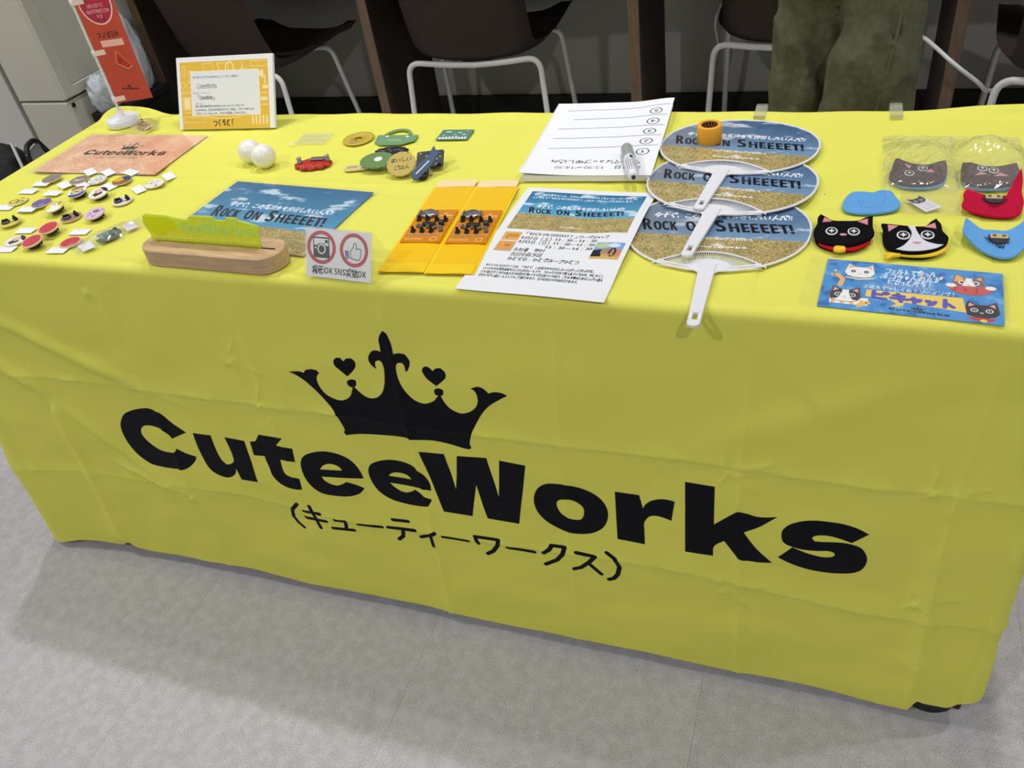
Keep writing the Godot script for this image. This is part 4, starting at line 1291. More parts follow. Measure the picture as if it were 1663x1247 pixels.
	# cloth clips over the back edge
	for k in 2:
		var x: float = [1.399, 1.604][k]
		var cl := thing("cloth_clip", ["clear cloth clip on the back edge behind the topmost round fan", "clear cloth clip on the back edge, above the bagged brown cats"][k], "clip", on(x, -0.586, 0.7505), 0.0, "clear clips holding the cloth")
		var plastic := clear(0.16, 0.15, Color(0.93, 0.93, 0.86))
		var cb := begin()
		add_box(cb, Vector3(0, 0.0035, 0.017), Vector3(0.019, 0.003, 0.046), 0.001)
		add_box(cb, Vector3(0, -0.016, -0.011), Vector3(0.019, 0.042, 0.003), 0.001)
		part("jaw", done(cb), plastic, cl)
		part("lip", box(Vector3(0.019, 0.006, 0.003), 0.001, Vector3(0, 0.0032, 0.0405)), clear(0.35, 0.2, Color(0.7, 0.7, 0.6)), cl)

# ---------------------------------------------------------------- the badges at the table's left end
func glitter_card() -> void:
	var c := Canvas.new(1000, 600, Color(0.87, 0.62, 0.48))
	var n := FastNoiseLite.new()
	n.frequency = 0.004
	n.seed = 8
	n.fractal_octaves = 3
	var rng := RandomNumberGenerator.new()
	rng.seed = 11
	for y in 600:
		for x in 1000:
			var k := n.get_noise_2d(x, y) * 0.5 + 0.5
			c.im.set_pixel(x, y, Color(0.86, 0.61, 0.48).lerp(Color(0.96, 0.81, 0.64), k))
	for k in 2600:
		var p := Vector2(rng.randf() * 1000, rng.randf() * 600)
		var thick_ := clampf((p.y / 600.0) * 1.1 - p.x / 1600.0 + 0.25, 0.04, 1.0)
		if rng.randf() < thick_:
			c.im.fill_rect(Rect2i(int(p.x), int(p.y), 4 + rng.randi() % 6, 4 + rng.randi() % 6), Color(1.0, 0.90, 0.74) if rng.randf() < 0.6 else Color(0.80, 0.50, 0.38))
	for p in [Vector2(215, 130), Vector2(150, 330), Vector2(880, 240), Vector2(560, 90), Vector2(620, 430), Vector2(320, 480)]:
		for r in 6:
			c.spot(p, 60 - r * 9, 26 - r * 4, Color(1.0, 0.90, 0.70, 0.10))
	mark(c, Transform2D(Vector2(520, 0), Vector2(0, -560), Vector2(20, 500)), Color(0.20, 0.15, 0.12))
	var t := thing("glitter_sheet", "orange glitter sheet with a crowned word mark in a clear sleeve", "print", on(0.206, -0.386), 0.0)
	part("print", sheet(0.298, 0.172, 0.0003), printed(c, 0.35), t)
	part("clear_sleeve", sheet(0.322, 0.192, 0.0002, func(v): return 0.0007 + 0.0006 * sin(v.x * 40.0), 30, 1), clear(0.012, 0.06), t)

func badge_art(k: int) -> Canvas:
	var c := Canvas.new(128, 128, Color(0.93, 0.92, 0.88))
	var rng := RandomNumberGenerator.new()
	rng.seed = 50 + k
	var dark := Color(0.13, 0.11, 0.12)
	match k:
		0, 1:
			c.im.fill(Color(0.52, 0.47, 0.42))
			for i in 260: c.spot(Vector2(rng.randf(), rng.randf()) * 128, 2.5, 2, [Color(0.72, 0.67, 0.60), Color(0.36, 0.33, 0.34), Color(0.80, 0.76, 0.70)][rng.randi() % 3])
			if k == 1:
				c.spot(Vector2(64, 60), 36, 22, Color(0.80, 0.74, 0.66))
				c.spot(Vector2(72, 48), 22, 8, Color(0.38, 0.32, 0.40))
		2:
			for i in 46:
				var p := Vector2(rng.randf(), rng.randf()) * 128
				c.line(PackedVector2Array([p, p + Vector2(rng.randf_range(-14, 14), rng.randf_range(-9, 9))]), 5, Color(0.16, 0.33, 0.62))
		3:
			c.im.fill(Color(0.55, 0.40, 0.24))
			c.spot(Vector2(50, 40), 36, 30, Color(0.90, 0.70, 0.20))
			c.fill([PackedVector2Array([Vector2(70, 0), Vector2(128, 0), Vector2(128, 90), Vector2(84, 80)])], Color(0.20, 0.26, 0.42))
			c.spot(Vector2(38, 92), 26, 16, Color(0.62, 0.38, 0.20))
		4:
			for i in 14: c.spot(Vector2(rng.randf(), rng.randf()) * 128, 9, 5, [Color(0.62, 0.40, 0.34), Color(0.45, 0.47, 0.60), Color(0.80, 0.55, 0.45)][rng.randi() % 3])
		5:
			c.im.fill(Color(0.90, 0.87, 0.32))
			c.ring(Vector2(44, 70), 30, 24, 8, dark)
			c.ring(Vector2(86, 86), 24, 16, 7, dark)
			c.spot(Vector2(90, 34), 16, 9, Color(0.62, 0.60, 0.30))
		6:
			c.im.fill(Color(0.46, 0.36, 0.58))
			for i in 14: c.spot(Vector2(rng.randf(), rng.randf()) * 128, 20, 12, [Color(0.72, 0.52, 0.50), Color(0.30, 0.30, 0.60), Color(0.24, 0.48, 0.80), Color(0.52, 0.30, 0.52)][rng.randi() % 4])
		7:
			c.block(Rect2(0, 84, 128, 44), Color(0.20, 0.27, 0.60))
			c.spot(Vector2(64, 64), 50, 34, Color(0.93, 0.90, 0.62))
			c.block(Rect2(20, 0, 90, 36), Color(0.62, 0.38, 0.28))
			c.ring(Vector2(42, 66), 18, 14, 7, Color(0.12, 0.16, 0.30))
			c.ring(Vector2(86, 66), 18, 14, 7, Color(0.12, 0.16, 0.30))
		8, 17:
			c.fill([PackedVector2Array([Vector2(86, 0), Vector2(128, 0), Vector2(128, 100), Vector2(100, 60)])], dark)
			c.spot(Vector2(70, 40), 30, 18, Color(0.93, 0.83, 0.72))
			c.ring(Vector2(72, 38), 22, 12, 5, Color(0.68, 0.40, 0.32))
			c.fill([PackedVector2Array([Vector2(24, 66), Vector2(50, 52), Vector2(62, 68), Vector2(92, 62), Vector2(88, 92), Vector2(40, 104)])], Color(0.33, 0.22, 0.17))
		9, 11, 13:
			c.im.fill([Color(0.92, 0.91, 0.88), Color(0.62, 0.50, 0.40), Color(0.88, 0.85, 0.34)][[9, 11, 13].find(k)])
			for i in 22: c.line(PackedVector2Array([Vector2(rng.randf(), rng.randf()) * 128, Vector2(rng.randf(), rng.randf()) * 128]), 1.5, Color(0.70, 0.55, 0.48))
			c.spot(Vector2(92, 80), 20, 10, Color(0.60, 0.40, 0.34))
		10:
			c.im.fill(Color(0.90, 0.86, 0.30))
			c.spot(Vector2(64, 50), 28, 30, Color(0.95, 0.94, 0.90))
			c.spot(Vector2(70, 104), 50, 30, Color(0.95, 0.94, 0.90))
			c.ring(Vector2(96, 40), 10, 14, 6, dark)
			c.spot(Vector2(66, 50), 9, 6, Color(0.66, 0.52, 0.34))
			c.line(PackedVector2Array([Vector2(44, 36), Vector2(56, 24), Vector2(84, 22)]), 5, dark)
		12:
			c.im.fill(Color(0.86, 0.74, 0.84))
			c.line(PackedVector2Array([Vector2(20, 70), Vector2(34, 44), Vector2(46, 74), Vector2(20, 84)]), 5, Color(0.55, 0.36, 0.62))
			c.spot(Vector2(72, 44), 22, 13, Color(0.50, 0.32, 0.36))
			c.line(PackedVector2Array([Vector2(70, 66), Vector2(126, 44)]), 8, Color(0.44, 0.33, 0.58))
			c.line(PackedVector2Array([Vector2(52, 90), Vector2(60, 108), Vector2(74, 92)]), 4, dark)
		_:
			c.im.fill(Color(0.93, 0.72, 0.60))
			c.spot(Vector2(64, 64), 57, 57, Color(0.78, 0.22, 0.24))
			for i in 40: c.spot(Vector2(64, 64) + Vector2.from_angle(rng.randf() * TAU) * 52 * sqrt(rng.randf()), 1.6, 2.2, Color(0.40, 0.08, 0.10) if i % 3 else Color(0.98, 0.80, 0.76))
	return c

func badges() -> void:
	glitter_card()
	# a badge: a printed board, a pin and battery holder under it where it stands raised, parts on its face where it lies face down
	var board := lathe(disc(0.0178, 0.0, 0.0022, 0.0005, 40), 40)
	var print_ := slab(oval(0.0173, 0.0173, 40), 0.0, 0.0003, 0.0001)
	var where := [[134, -272, 0], [205, -269, 0], [246, -271, 0], [304, -271, 0], [385, -263, 0], [137, -182, 0], [197, -179, 0], [256, -211, 1], [306, -209, 1], [366, -197, 2], [253, -156, 1], [305, -135, 2], [358, -139, 1], [190, -110, 2], [305, -86, 1], [310, -43, 1], [374, -57, 0], [260, -51, 0]]
	var names := ["round badge with a speckled grey print, under the glitter sheet's left corner", "round badge with a grey and cream speckled print, second along the glitter sheet", "round white badge with a blue dash pattern, below the glitter sheet", "round badge printed orange and navy, below the glitter sheet's right half",
		"round white badge with brown and grey blots, farthest right in the badge row", "round yellow badge with two black rings, at the table's left edge", "round purple and blue badge between two white tags", "round badge with blue spectacles on a cream face, raised on its pin", "round cream badge with a brown patch and dark wedge, raised on its pin", "white round badge lying face down with black switches, upper right of the group",
		"round yellow badge with a white duck-like figure, raised on its pin", "brown round badge lying face down with two black switches", "round pink badge with a purple line drawing, raised on its pin", "yellow round badge lying face down at the table's left edge", "red watermelon badge, uppermost of the three and raised", "red watermelon badge, lower left of the three and raised", "red watermelon badge lying flat beside two white tags", "round cream badge with a brown patch, lying flat at the left edge"]
	var rim := mat(Color(0.86, 0.80, 0.68), 0.45)
	var protos := {}
	for k in where.size():
		var w: Array = where[k]
		var kind: int = w[2]
		var t := thing("badge", names[k], "badge", on(w[0] * 0.001, w[1] * 0.001), 24.0 + (k * 37 % 23), "round badges at the table's left end")
		var lift := Transform3D(Basis(Vector3(0.75, 0, 0.65).normalized(), deg_to_rad(8.0)), Vector3(0, 0.0072, 0)) if kind == 1 else Transform3D()
		var bo := part("board", board, rim, t)
		bo.transform = lift
		var pr := part("print", print_, printed(badge_art(k), 0.35), bo)
		pr.position.y = 0.0022
		if kind == 1:
			part("battery_holder", lathe(disc(0.0125, 0.0, 0.0058, 0.001, 24), 24), M.black, t).position = Vector3(0.001, 0.0002, -0.001)
			part("pin", tube([Vector3(-0.011, 0.0015, 0.006), Vector3(0.013, 0.0015, 0.004)], 0.0013, 8), M.chrome, t)
		elif kind == 2:
			part("coin_cell", lathe(disc(0.0072, 0.0022, 0.006, 0.0006, 24), 24), mat(Color(0.33, 0.34, 0.35), 0.35, 0.6), t).position = Vector3(-0.006, 0.0, 0.002)
			for q in [[0.008, -0.006], [0.011, 0.003]]:
				var sw := part("switch", box(Vector3(0.006, 0.003, 0.006), 0.0005, Vector3(q[0], 0.0038, q[1])), M.black, t)
				part("button", lathe(disc(0.0020, 0.0052, 0.0088, 0.0006, 14), 14), M.black, sw).position = Vector3(q[0], 0, q[1])
			part("clip", box(Vector3(0.010, 0.004, 0.003), 0.0006, Vector3(-0.006, 0.0075, 0.002)), M.black, t)
	# white price tags beside them
	var tags := [[126, -253, 4], [183, -251, -30], [225, -253, -28], [290, -250, -20], [201, -303, -32], [245, -303, -30], [297, -305, -18], [123, -222, 2], [185, -219, 0], [127, -160, 4], [183, -157, 4], [248, -87, 6], [362, -92, 6], [367, -34, 6], [262, -27, 8], [364, -243, -32], [391, -296, -36]]
	var said := ["under the speckled grey badge", "left of the dash-patterned badge's foot", "below the dash-patterned blue badge", "below the orange and navy badge", "above the speckled cream badge, on the glitter sheet's edge", "above the blue dash badge, on the glitter sheet's edge", "above the orange and navy badge, on the glitter sheet's edge", "above the yellow ring badge", "above the purple and blue badge",
		"below the yellow ring badge, at the table's edge", "below the purple and blue badge", "above the flat cream badge with the brown patch", "above the flat watermelon badge", "below the flat watermelon badge", "below the flat cream badge at the table's left edge", "left of the white badge with brown blots", "right of the white badge with brown blots"]
	var c := Canvas.new(128, 64, Color(0.93, 0.935, 0.965))
	for k in 5:
		c.spot(Vector2(24 + k * 20, 9), 2.6, 2.6, Color(0.35, 0.36, 0.40))
	var paper := printed(c, 0.7)
	var shape := sheet(0.035, 0.0185, 0.0005)
	for k in tags.size():
		single("price_tag", shape, paper, "small white tag " + said[k], "tag", on(tags[k][0] * 0.001, tags[k][1] * 0.001, REST + (0.0012 if k in [4, 5, 6] else 0.0)), tags[k][2], "white tags beside the badges")
	# a bagged green board with its two tags
	var b := thing("bagged_board", "clear bag holding a green watermelon circuit board and a white tag", "bag", on(0.432, -0.083), 58.0)
	part("board", slab(oval(0.021, 0.0165, 36), 0.0015, 0.004, 0.0005), mat(Color(0.24, 0.38, 0.29), 0.4), b)
	for k in 3:
		part("stripe", slab(rect(0.004, 0.026 - absf(k - 1) * 0.006, 0.001, Vector2((k - 1) * 0.011, 0)), 0.004, 0.0046, 0.0002), mat(Color(0.40, 0.55, 0.42), 0.4), b)
	for q in [[-0.012, -0.011], [0.004, 0.011], [-0.018, 0.004], [0.014, -0.008]]:
		part("component", box(Vector3(0.006, 0.003, 0.004), 0.0006, Vector3(q[0], 0.006, q[1])), M.black if q[0] > 0 else M.white, b)
	part("tag", sheet(0.020, 0.030, 0.0004), M.paper, b).position = Vector3(-0.038, 0.0012, 0.004)
	part("tag", sheet(0.018, 0.032, 0.0004), M.paper, b).position = Vector3(0.036, 0.0022, -0.002)
	part("pouch", sheet(0.118, 0.052, 0.0002, func(v): return 0.0012 + 0.0085 * exp(-pow(v.x / 0.034, 4.0)) * (1.0 - pow(v.y / 0.028, 2.0)) + 0.0011 * sin(v.x * 150.0 + v.y * 120.0) + 0.001, 26, 12), M.crinkled, b)

# ---------------------------------------------------------------- the middle of the table
func board_mat(col: Color) -> StandardMaterial3D:
	return mat(col, 0.4)

func centre_group() -> void:
	# two frosted egg lamps
	var frosted := mat(Color(0.93, 0.93, 0.89), 0.3)
	frosted.subsurf_scatter_enabled = true
	frosted.subsurf_scatter_strength = 0.4
	var egg := []
	for k in 25:
		var a := PI * (k / 24.0 - 0.5)
		egg.append(Vector2(cos(a) * 0.0215, 0.0195 + sin(a) * (0.0195 if a < 0 else 0.0215)))
	egg[0] = Vector2(0, 0.0022)
	for k in 2:
		var t := thing("egg_lamp", ["frosted white egg lamp, the left of the touching pair", "frosted white egg lamp, the right and nearer of the touching pair"][k], "lamp", on([0.531, 0.572][k], [-0.363, -0.344][k], 0.7495), 0.0, "frosted egg lamps")
		part("dome", lathe(egg, 40), frosted, t)
		part("base", lathe(disc(0.010, 0.0008, 0.004, 0.0006, 24), 24), M.white, t)
	# clear acrylic pieces lying flat
	var a := thing("acrylic_plate", "clear acrylic plate with two rails, left of the ochre ring", "plate", on(0.608, -0.456), 4.0)
	part("plate", slab(rect(0.064, 0.044, 0.003), 0.0, 0.002, 0.0004), clear(0.06, 0.06), a)
	for k in 3:
		part("rail", box(Vector3(0.068, 0.003, 0.003), 0.0008, Vector3(0, 0.0036, -0.02 + 0.019 * k)), clear(0.22, 0.12, Color(0.95, 0.95, 0.85)), a)
	part("hinge_pin", box(Vector3(0.010, 0.004, 0.005), 0.001, Vector3(-0.036, 0.003, 0.024)), clear(0.25, 0.12), a)
	# an ochre ring-shaped board
	a = thing("ring_board", "ochre ring-shaped board with a punched centre", "board", on(0.700, -0.459), 6.0)
	var ring := begin()
	for layer in [[0.0, 0.0016]]:
		add_lathe(ring, [Vector2(0.0075, 0.0), Vector2(0.029, 0.0), Vector2(0.0295, 0.0004), Vector2(0.0295, 0.0014), Vector2(0.029, 0.0018), Vector2(0.0075, 0.0018), Vector2(0.0075, 0.0)], 48)
	part("board", done(ring), mat(Color(0.77, 0.67, 0.20), 0.45), a)
	part("coin_pad", slab(oval(0.0075, 0.005, 24, Vector2(-0.004, 0.019)), 0.0018, 0.0024, 0.0002), mat(Color(0.66, 0.58, 0.46), 0.35), a)
	for k in 14:
		var d := Vector2.from_angle(-2.6 + k * 0.19)
		part("mark", box(Vector3(0.0035, 0.0003, 0.0009), 0.0, Vector3(d.x * 0.0225, 0.0019, d.y * 0.0225), Basis(Vector3.UP, -d.angle() + PI / 2)), mat(Color(0.88, 0.83, 0.62), 0.5), a)
	# a green handbag-shaped board
	a = thing("handbag_board", "green handbag-shaped board with white rivets", "board", on(0.776, -0.457))
	part("board", slab(pts([-46, -18, 42, -20, 45, 6, 22, 25, -22, 27, -38, 16], 0.00092), 0.0, 0.0016, 0.0003), board_mat(Color(0.45, 0.61, 0.42)), a)
	var arc := []
	for k in 13:
		var g := PI * k / 12.0
		arc.append(Vector3(-0.002 - cos(g) * 0.0235, 0.001, -0.015 - sin(g) * 0.025))
	part("handle", tube(arc, [0.0030, 0.0030, 0.0030, 0.0030, 0.0030, 0.0030, 0.0030, 0.0030, 0.0030, 0.0030, 0.0030, 0.0030, 0.0030], 8), board_mat(Color(0.50, 0.62, 0.38)), a)
	for s in [-1, 1]:
		part("rivet", lathe(disc(0.0036, 0.0016, 0.0024, 0.0003, 18), 18), M.white, a).position = Vector3(s * 0.0205, 0, -0.010)
	part("lettering", letters("minne", 0.010, 0.0002, false), mat(Color(0.78, 0.86, 0.74), 0.5), a).transform = Transform3D(Basis(Vector3.RIGHT, -PI / 2), Vector3(0.001, 0.0018, 0.005))
	# a green rectangular card printed with a white street scene
	var c := Canvas.new(240, 168, Color(0.35, 0.52, 0.43))
	c.block(Rect2(10, 146, 220, 10), Color(0.93, 0.94, 0.92))
	for k in 9:
		c.block(Rect2(16 + k * 24, 128 - (k * 37 % 17), 14, 24), Color(0.93, 0.94, 0.92))
	for q in [[60, 40, 44, 10], [150, 52, 30, 9], [200, 26, 14, 6], [120, 84, 22, 6], [40, 96, 16, 6], [190, 84, 26, 9]]:
		c.spot(Vector2(q[0], q[1]), q[2] * 0.6, q[3] * 0.7, Color(0.93, 0.94, 0.92))
	single("green_card", slab(rect(0.060, 0.042, 0.001), 0.0, 0.0014, 0.0002), printed(c, 0.5), "green rectangular card with a white street scene, farthest right in its row", "card", on(0.885, -0.478), 2.0)
	# the red scalloped brooch, pins up
	a = thing("scalloped_brooch", "red scalloped brooch lying with its metal pins up", "brooch", on(0.664, -0.352), 8.0)
	part("board", slab(scallop(0.0355, 0.0235, 11, 0.14), 0.0, 0.003, 0.0006), mat(Color(0.71, 0.17, 0.10), 0.4), a)
	part("coin_holder", box(Vector3(0.026, 0.003, 0.011), 0.001, Vector3(0.004, 0.0055, -0.013)), M.chrome, a)
	for q in [[-0.026, -0.003], [0.025, -0.008]]:
		part("pin_post", lathe([Vector2(0, 0.003), Vector2(0.005, 0.003), Vector2(0.005, 0.007), Vector2(0.0035, 0.0085), Vector2(0.0045, 0.013), Vector2(0.0, 0.0145)], 18), M.chrome, a).position = Vector3(q[0], 0, q[1])
	for k in 7:
		part("solder_dot", lathe(disc(0.0013, 0.003, 0.0038, 0.0003, 10), 10), mat(Color(0.86, 0.62, 0.55), 0.3), a).position = Vector3(-0.018 + 0.006 * k, 0, 0.012 + 0.003 * sin(k * 2.0))
	# the heap of five
	a = thing("scalloped_board", "black scalloped board at the back of the heap", "board", on(0.792, -0.408), 5.0)
	part("board", slab(scallop(0.032, 0.0165, 11, 0.16), 0.0, 0.0026, 0.0005), mat(Color(0.09, 0.085, 0.11), 0.4), a)
	for k in 7:
		part("motif", slab(oval(0.0034, 0.0034, 16, Vector2(-0.021 + 0.007 * k, 0.004 * sin(k * 2.4))), 0.0026, 0.003, 0.0001), mat(Color(0.33, 0.32, 0.36), 0.5), a)
	a = thing("cream_board", "cream round-ended board under the green scalloped one", "board", on(0.757, -0.342), 14.0)
	part("board", slab(rect(0.046, 0.022, 0.0105), 0.0, 0.0024, 0.0005), mat(Color(0.86, 0.80, 0.56), 0.5), a)
	for k in 4:
		part("mark", box(Vector3(0.009, 0.0003, 0.0012), 0.0, Vector3(-0.014 + (k % 2) * 0.010, 0.0025, -0.003 + (k / 2) * 0.005)), M.black, a)
	a = thing("green_board", "green scallop-edged board with a white oval, raised on its pin", "board", Vector3(0.797, REST, -0.345), 6.0)
	var up := Transform3D(Basis(Vector3(1, 0, 0.1).normalized(), deg_to_rad(14.0)), Vector3(0, 0.0125, 0))
	var g_ := part("board", slab(scallop(0.0315, 0.0215, 17, 0.07), 0.0, 0.0022, 0.0004), board_mat(Color(0.40, 0.52, 0.28)), a)
	g_.transform = up
	part("oval_spot", slab(oval(0.0075, 0.006, 24, Vector2(0.002, -0.002)), 0.0022, 0.0026, 0.0001), mat(Color(0.86, 0.90, 0.85), 0.5), g_)
	part("pin_post", lathe(disc(0.005, 0.0, 0.012, 0.001, 18), 18), M.chrome, a).position = Vector3(0.012, 0, 0.004)
	c = Canvas.new(256, 256, Color(0.76, 0.67, 0.33))
	write_fit(c, "おいしい", 34, 218, 112, 50, Color(0.13, 0.11, 0.05), 0.12, 0.0, -0.08)
	write_fit(c, "ごはん", 66, 206, 186, 48, Color(0.13, 0.11, 0.05), 0.12, 0.0, -0.08)
	a = thing("gold_medallion", "gold wavy-edged disc with handwritten Japanese words, propped at the heap's front", "disc", Vector3(0.851, REST, -0.328), 10.0)
	var prop := Transform3D(Basis(Vector3.RIGHT, deg_to_rad(33.0)), Vector3(0, 0.0150, 0.0))
	var gm := part("disc", slab(scallop(0.0255, 0.0235, 16, 0.05), 0.0, 0.0024, 0.0005, Rect2(-0.0255, -0.0235, 0.051, 0.047)), printed(c, 0.35), a)
	gm.transform = prop
	part("prop_pin", tube([Vector3(0.0, 0.0, -0.012), Vector3(0.0, 0.021, -0.013)], 0.003, 10), M.chrome, a)
	a = thing("black_square_board", "black square board with white stars, leaning behind the blue whale board", "board", Vector3(0.890, REST, -0.357), 16.0)
	var bs := part("board", slab(rect(0.046, 0.040, 0.004), 0.0, 0.0022, 0.0004), mat(Color(0.075, 0.08, 0.10), 0.4), a)
	bs.transform = Transform3D(Basis(Vector3.RIGHT, deg_to_rad(17.0)), Vector3(0, 0.0105, 0))
	for k in 9:
		part("star", slab(oval(0.0013, 0.0013, 10, Vector2(-0.017 + (k * 29 % 35) * 0.001, -0.015 + (k * 17 % 30) * 0.001)), 0.0022, 0.0025, 0.0001), M.white, bs)
	part("pin_post", lathe(disc(0.005, 0.0, 0.0105, 0.001, 18), 18), M.chrome, a).position = Vector3(0.0, 0, -0.004)
	a = thing("whale_board", "long blue whale-shaped board with a white stripe, propped on a metal pin", "board", Vector3(0.897, REST, -0.326), 60.0)
	var wh := part("board", slab(curved(pts([-34, 3, -28, -6, -8, -10, 12, -8, 26, -12, 34, -14, 30, -4, 33, 6, 24, 3, 8, 8, -14, 9, -30, 9])), 0.0, 0.0024, 0.0005), mat(Color(0.20, 0.29, 0.42), 0.4), a)
	wh.transform = Transform3D(Basis(Vector3(0.3, 0, 1).normalized(), deg_to_rad(22.0)) * Basis(Vector3.RIGHT, deg_to_rad(18.0)), Vector3(0, 0.0162, 0))
	part("stripe", slab(rect(0.032, 0.002, 0.0009, Vector2(-0.008, 0.0)), 0.0024, 0.0028, 0.0001), M.white, wh)
	part("pin_post", lathe([Vector2(0, 0), Vector2(0.005, 0.0), Vector2(0.005, 0.006), Vector2(0.003, 0.008), Vector2(0.0035, 0.0135), Vector2(0, 0.0135)], 18), M.chrome, a).position = Vector3(0.002, 0, 0.002)
	part("battery_holder", lathe(disc(0.009, 0.0, 0.007, 0.001, 20), 20), M.black, a).position = Vector3(-0.014, 0, 0.004)

# ---------------------------------------------------------------- printed sheets
# the printed picture of sky and flower field, drawn into a part of a canvas
func sky_field(c: Canvas, r: Rect2i, high: Color, low: Color, horizon: float, seed_: int, grey := 0.0) -> void:
	var n := FastNoiseLite.new()
	n.seed = seed_
	n.frequency = 3.2 / r.size.x
	n.fractal_octaves = 5
	var f := FastNoiseLite.new()
	f.seed = seed_ + 3
	f.frequency = 34.0 / r.size.x
	f.fractal_octaves = 3
	var rng := RandomNumberGenerator.new()
	rng.seed = seed_
	for y in r.size.y:
		var v := float(y) / r.size.y
		for x in r.size.x:
			var u := float(x) / r.size.x
			var col: Color
			var edge_ := horizon + 0.05 * (u - 0.5) * (1.0 if seed_ % 2 else -1.0) + 0.012 * f.get_noise_2d(x * 2.0, 0.0)
			if v < edge_:
				col = high.lerp(low, v / horizon)
				var cl := n.get_noise_2d(x, y * 2.4)
				var amount := smoothstep(0.12, 0.5, cl + 0.18 * (1.0 - u) * (1.0 - v / horizon) + 0.10 * smoothstep(0.75, 1.0, v / horizon) - 0.1)
				col = col.lerp(Color(0.90, 0.92, 0.94), amount * 0.85)
				if grey > 0.0:
					col = col.lerp(Color(0.50, 0.53, 0.57), grey * smoothstep(0.55, 0.0, u) * 0.8)
			else:
				var k := f.get_noise_2d(x, y * 1.3) * 0.5 + 0.5 + rng.randf_range(-0.32, 0.32)
				k += 0.35 * n.get_noise_2d(x * 2.2, y * 3.0)
				col = Color(0.40, 0.37, 0.24).lerp(Color(0.84, 0.75, 0.50), clampf(k, 0.0, 1.0))
				if f.get_noise_2d(x * 3.0, y * 3.0 + 500.0) > 0.22: col = col.lerp(Color(0.96, 0.86, 0.55), 0.8)
				if rng.randf() < 0.06: col = Color(0.38, 0.40, 0.24)
			c.im.set_pixel(r.position.x + x, r.position.y + y, col)

func slogan(c: Canvas, r: Rect2, size := 1.0) -> void:
	var w := r.size.x
	write_fit(c, "今すぐ、この気持ちを録音したいんだ!!", r.position.x + w * 0.10, r.position.x + w * 0.90, r.position.y + r.size.y * 0.40, w * 0.060, Color(0.97, 0.98, 1.0), 0.13)
	var ink := Color(0.07, 0.09, 0.13)
	var base := r.position.y + r.size.y * 0.585
	var big := w * 0.150 * size
	# small capitals after a large initial, slanted and fat
	var at := r.position.x + w * 0.055
	for word in [["R", "OCK", 0.215], ["O", "N", 0.125], ["S", "HEEEET!", 0.44]]:
		var full: float = w * word[2]
		var head: float = w * (0.068 if word[0] != "O" else 0.064)
		for o in [Vector2(0, 0), Vector2(2.6, 0), Vector2(1.3, 1.6)]:
			write_fit(c, word[0], at + o.x * w / 640.0, at + head + o.x * w / 640.0, base + o.y, big * (1.2 if word[0] != "O" else 0.98), ink, 0.1, -0.25)
			write_fit(c, word[1], at + head * 1.04 + o.x * w / 640.0, at + full + o.x * w / 640.0, base + o.y, big * 0.92, ink, 0.1, -0.25)
		at += full + w * 0.045

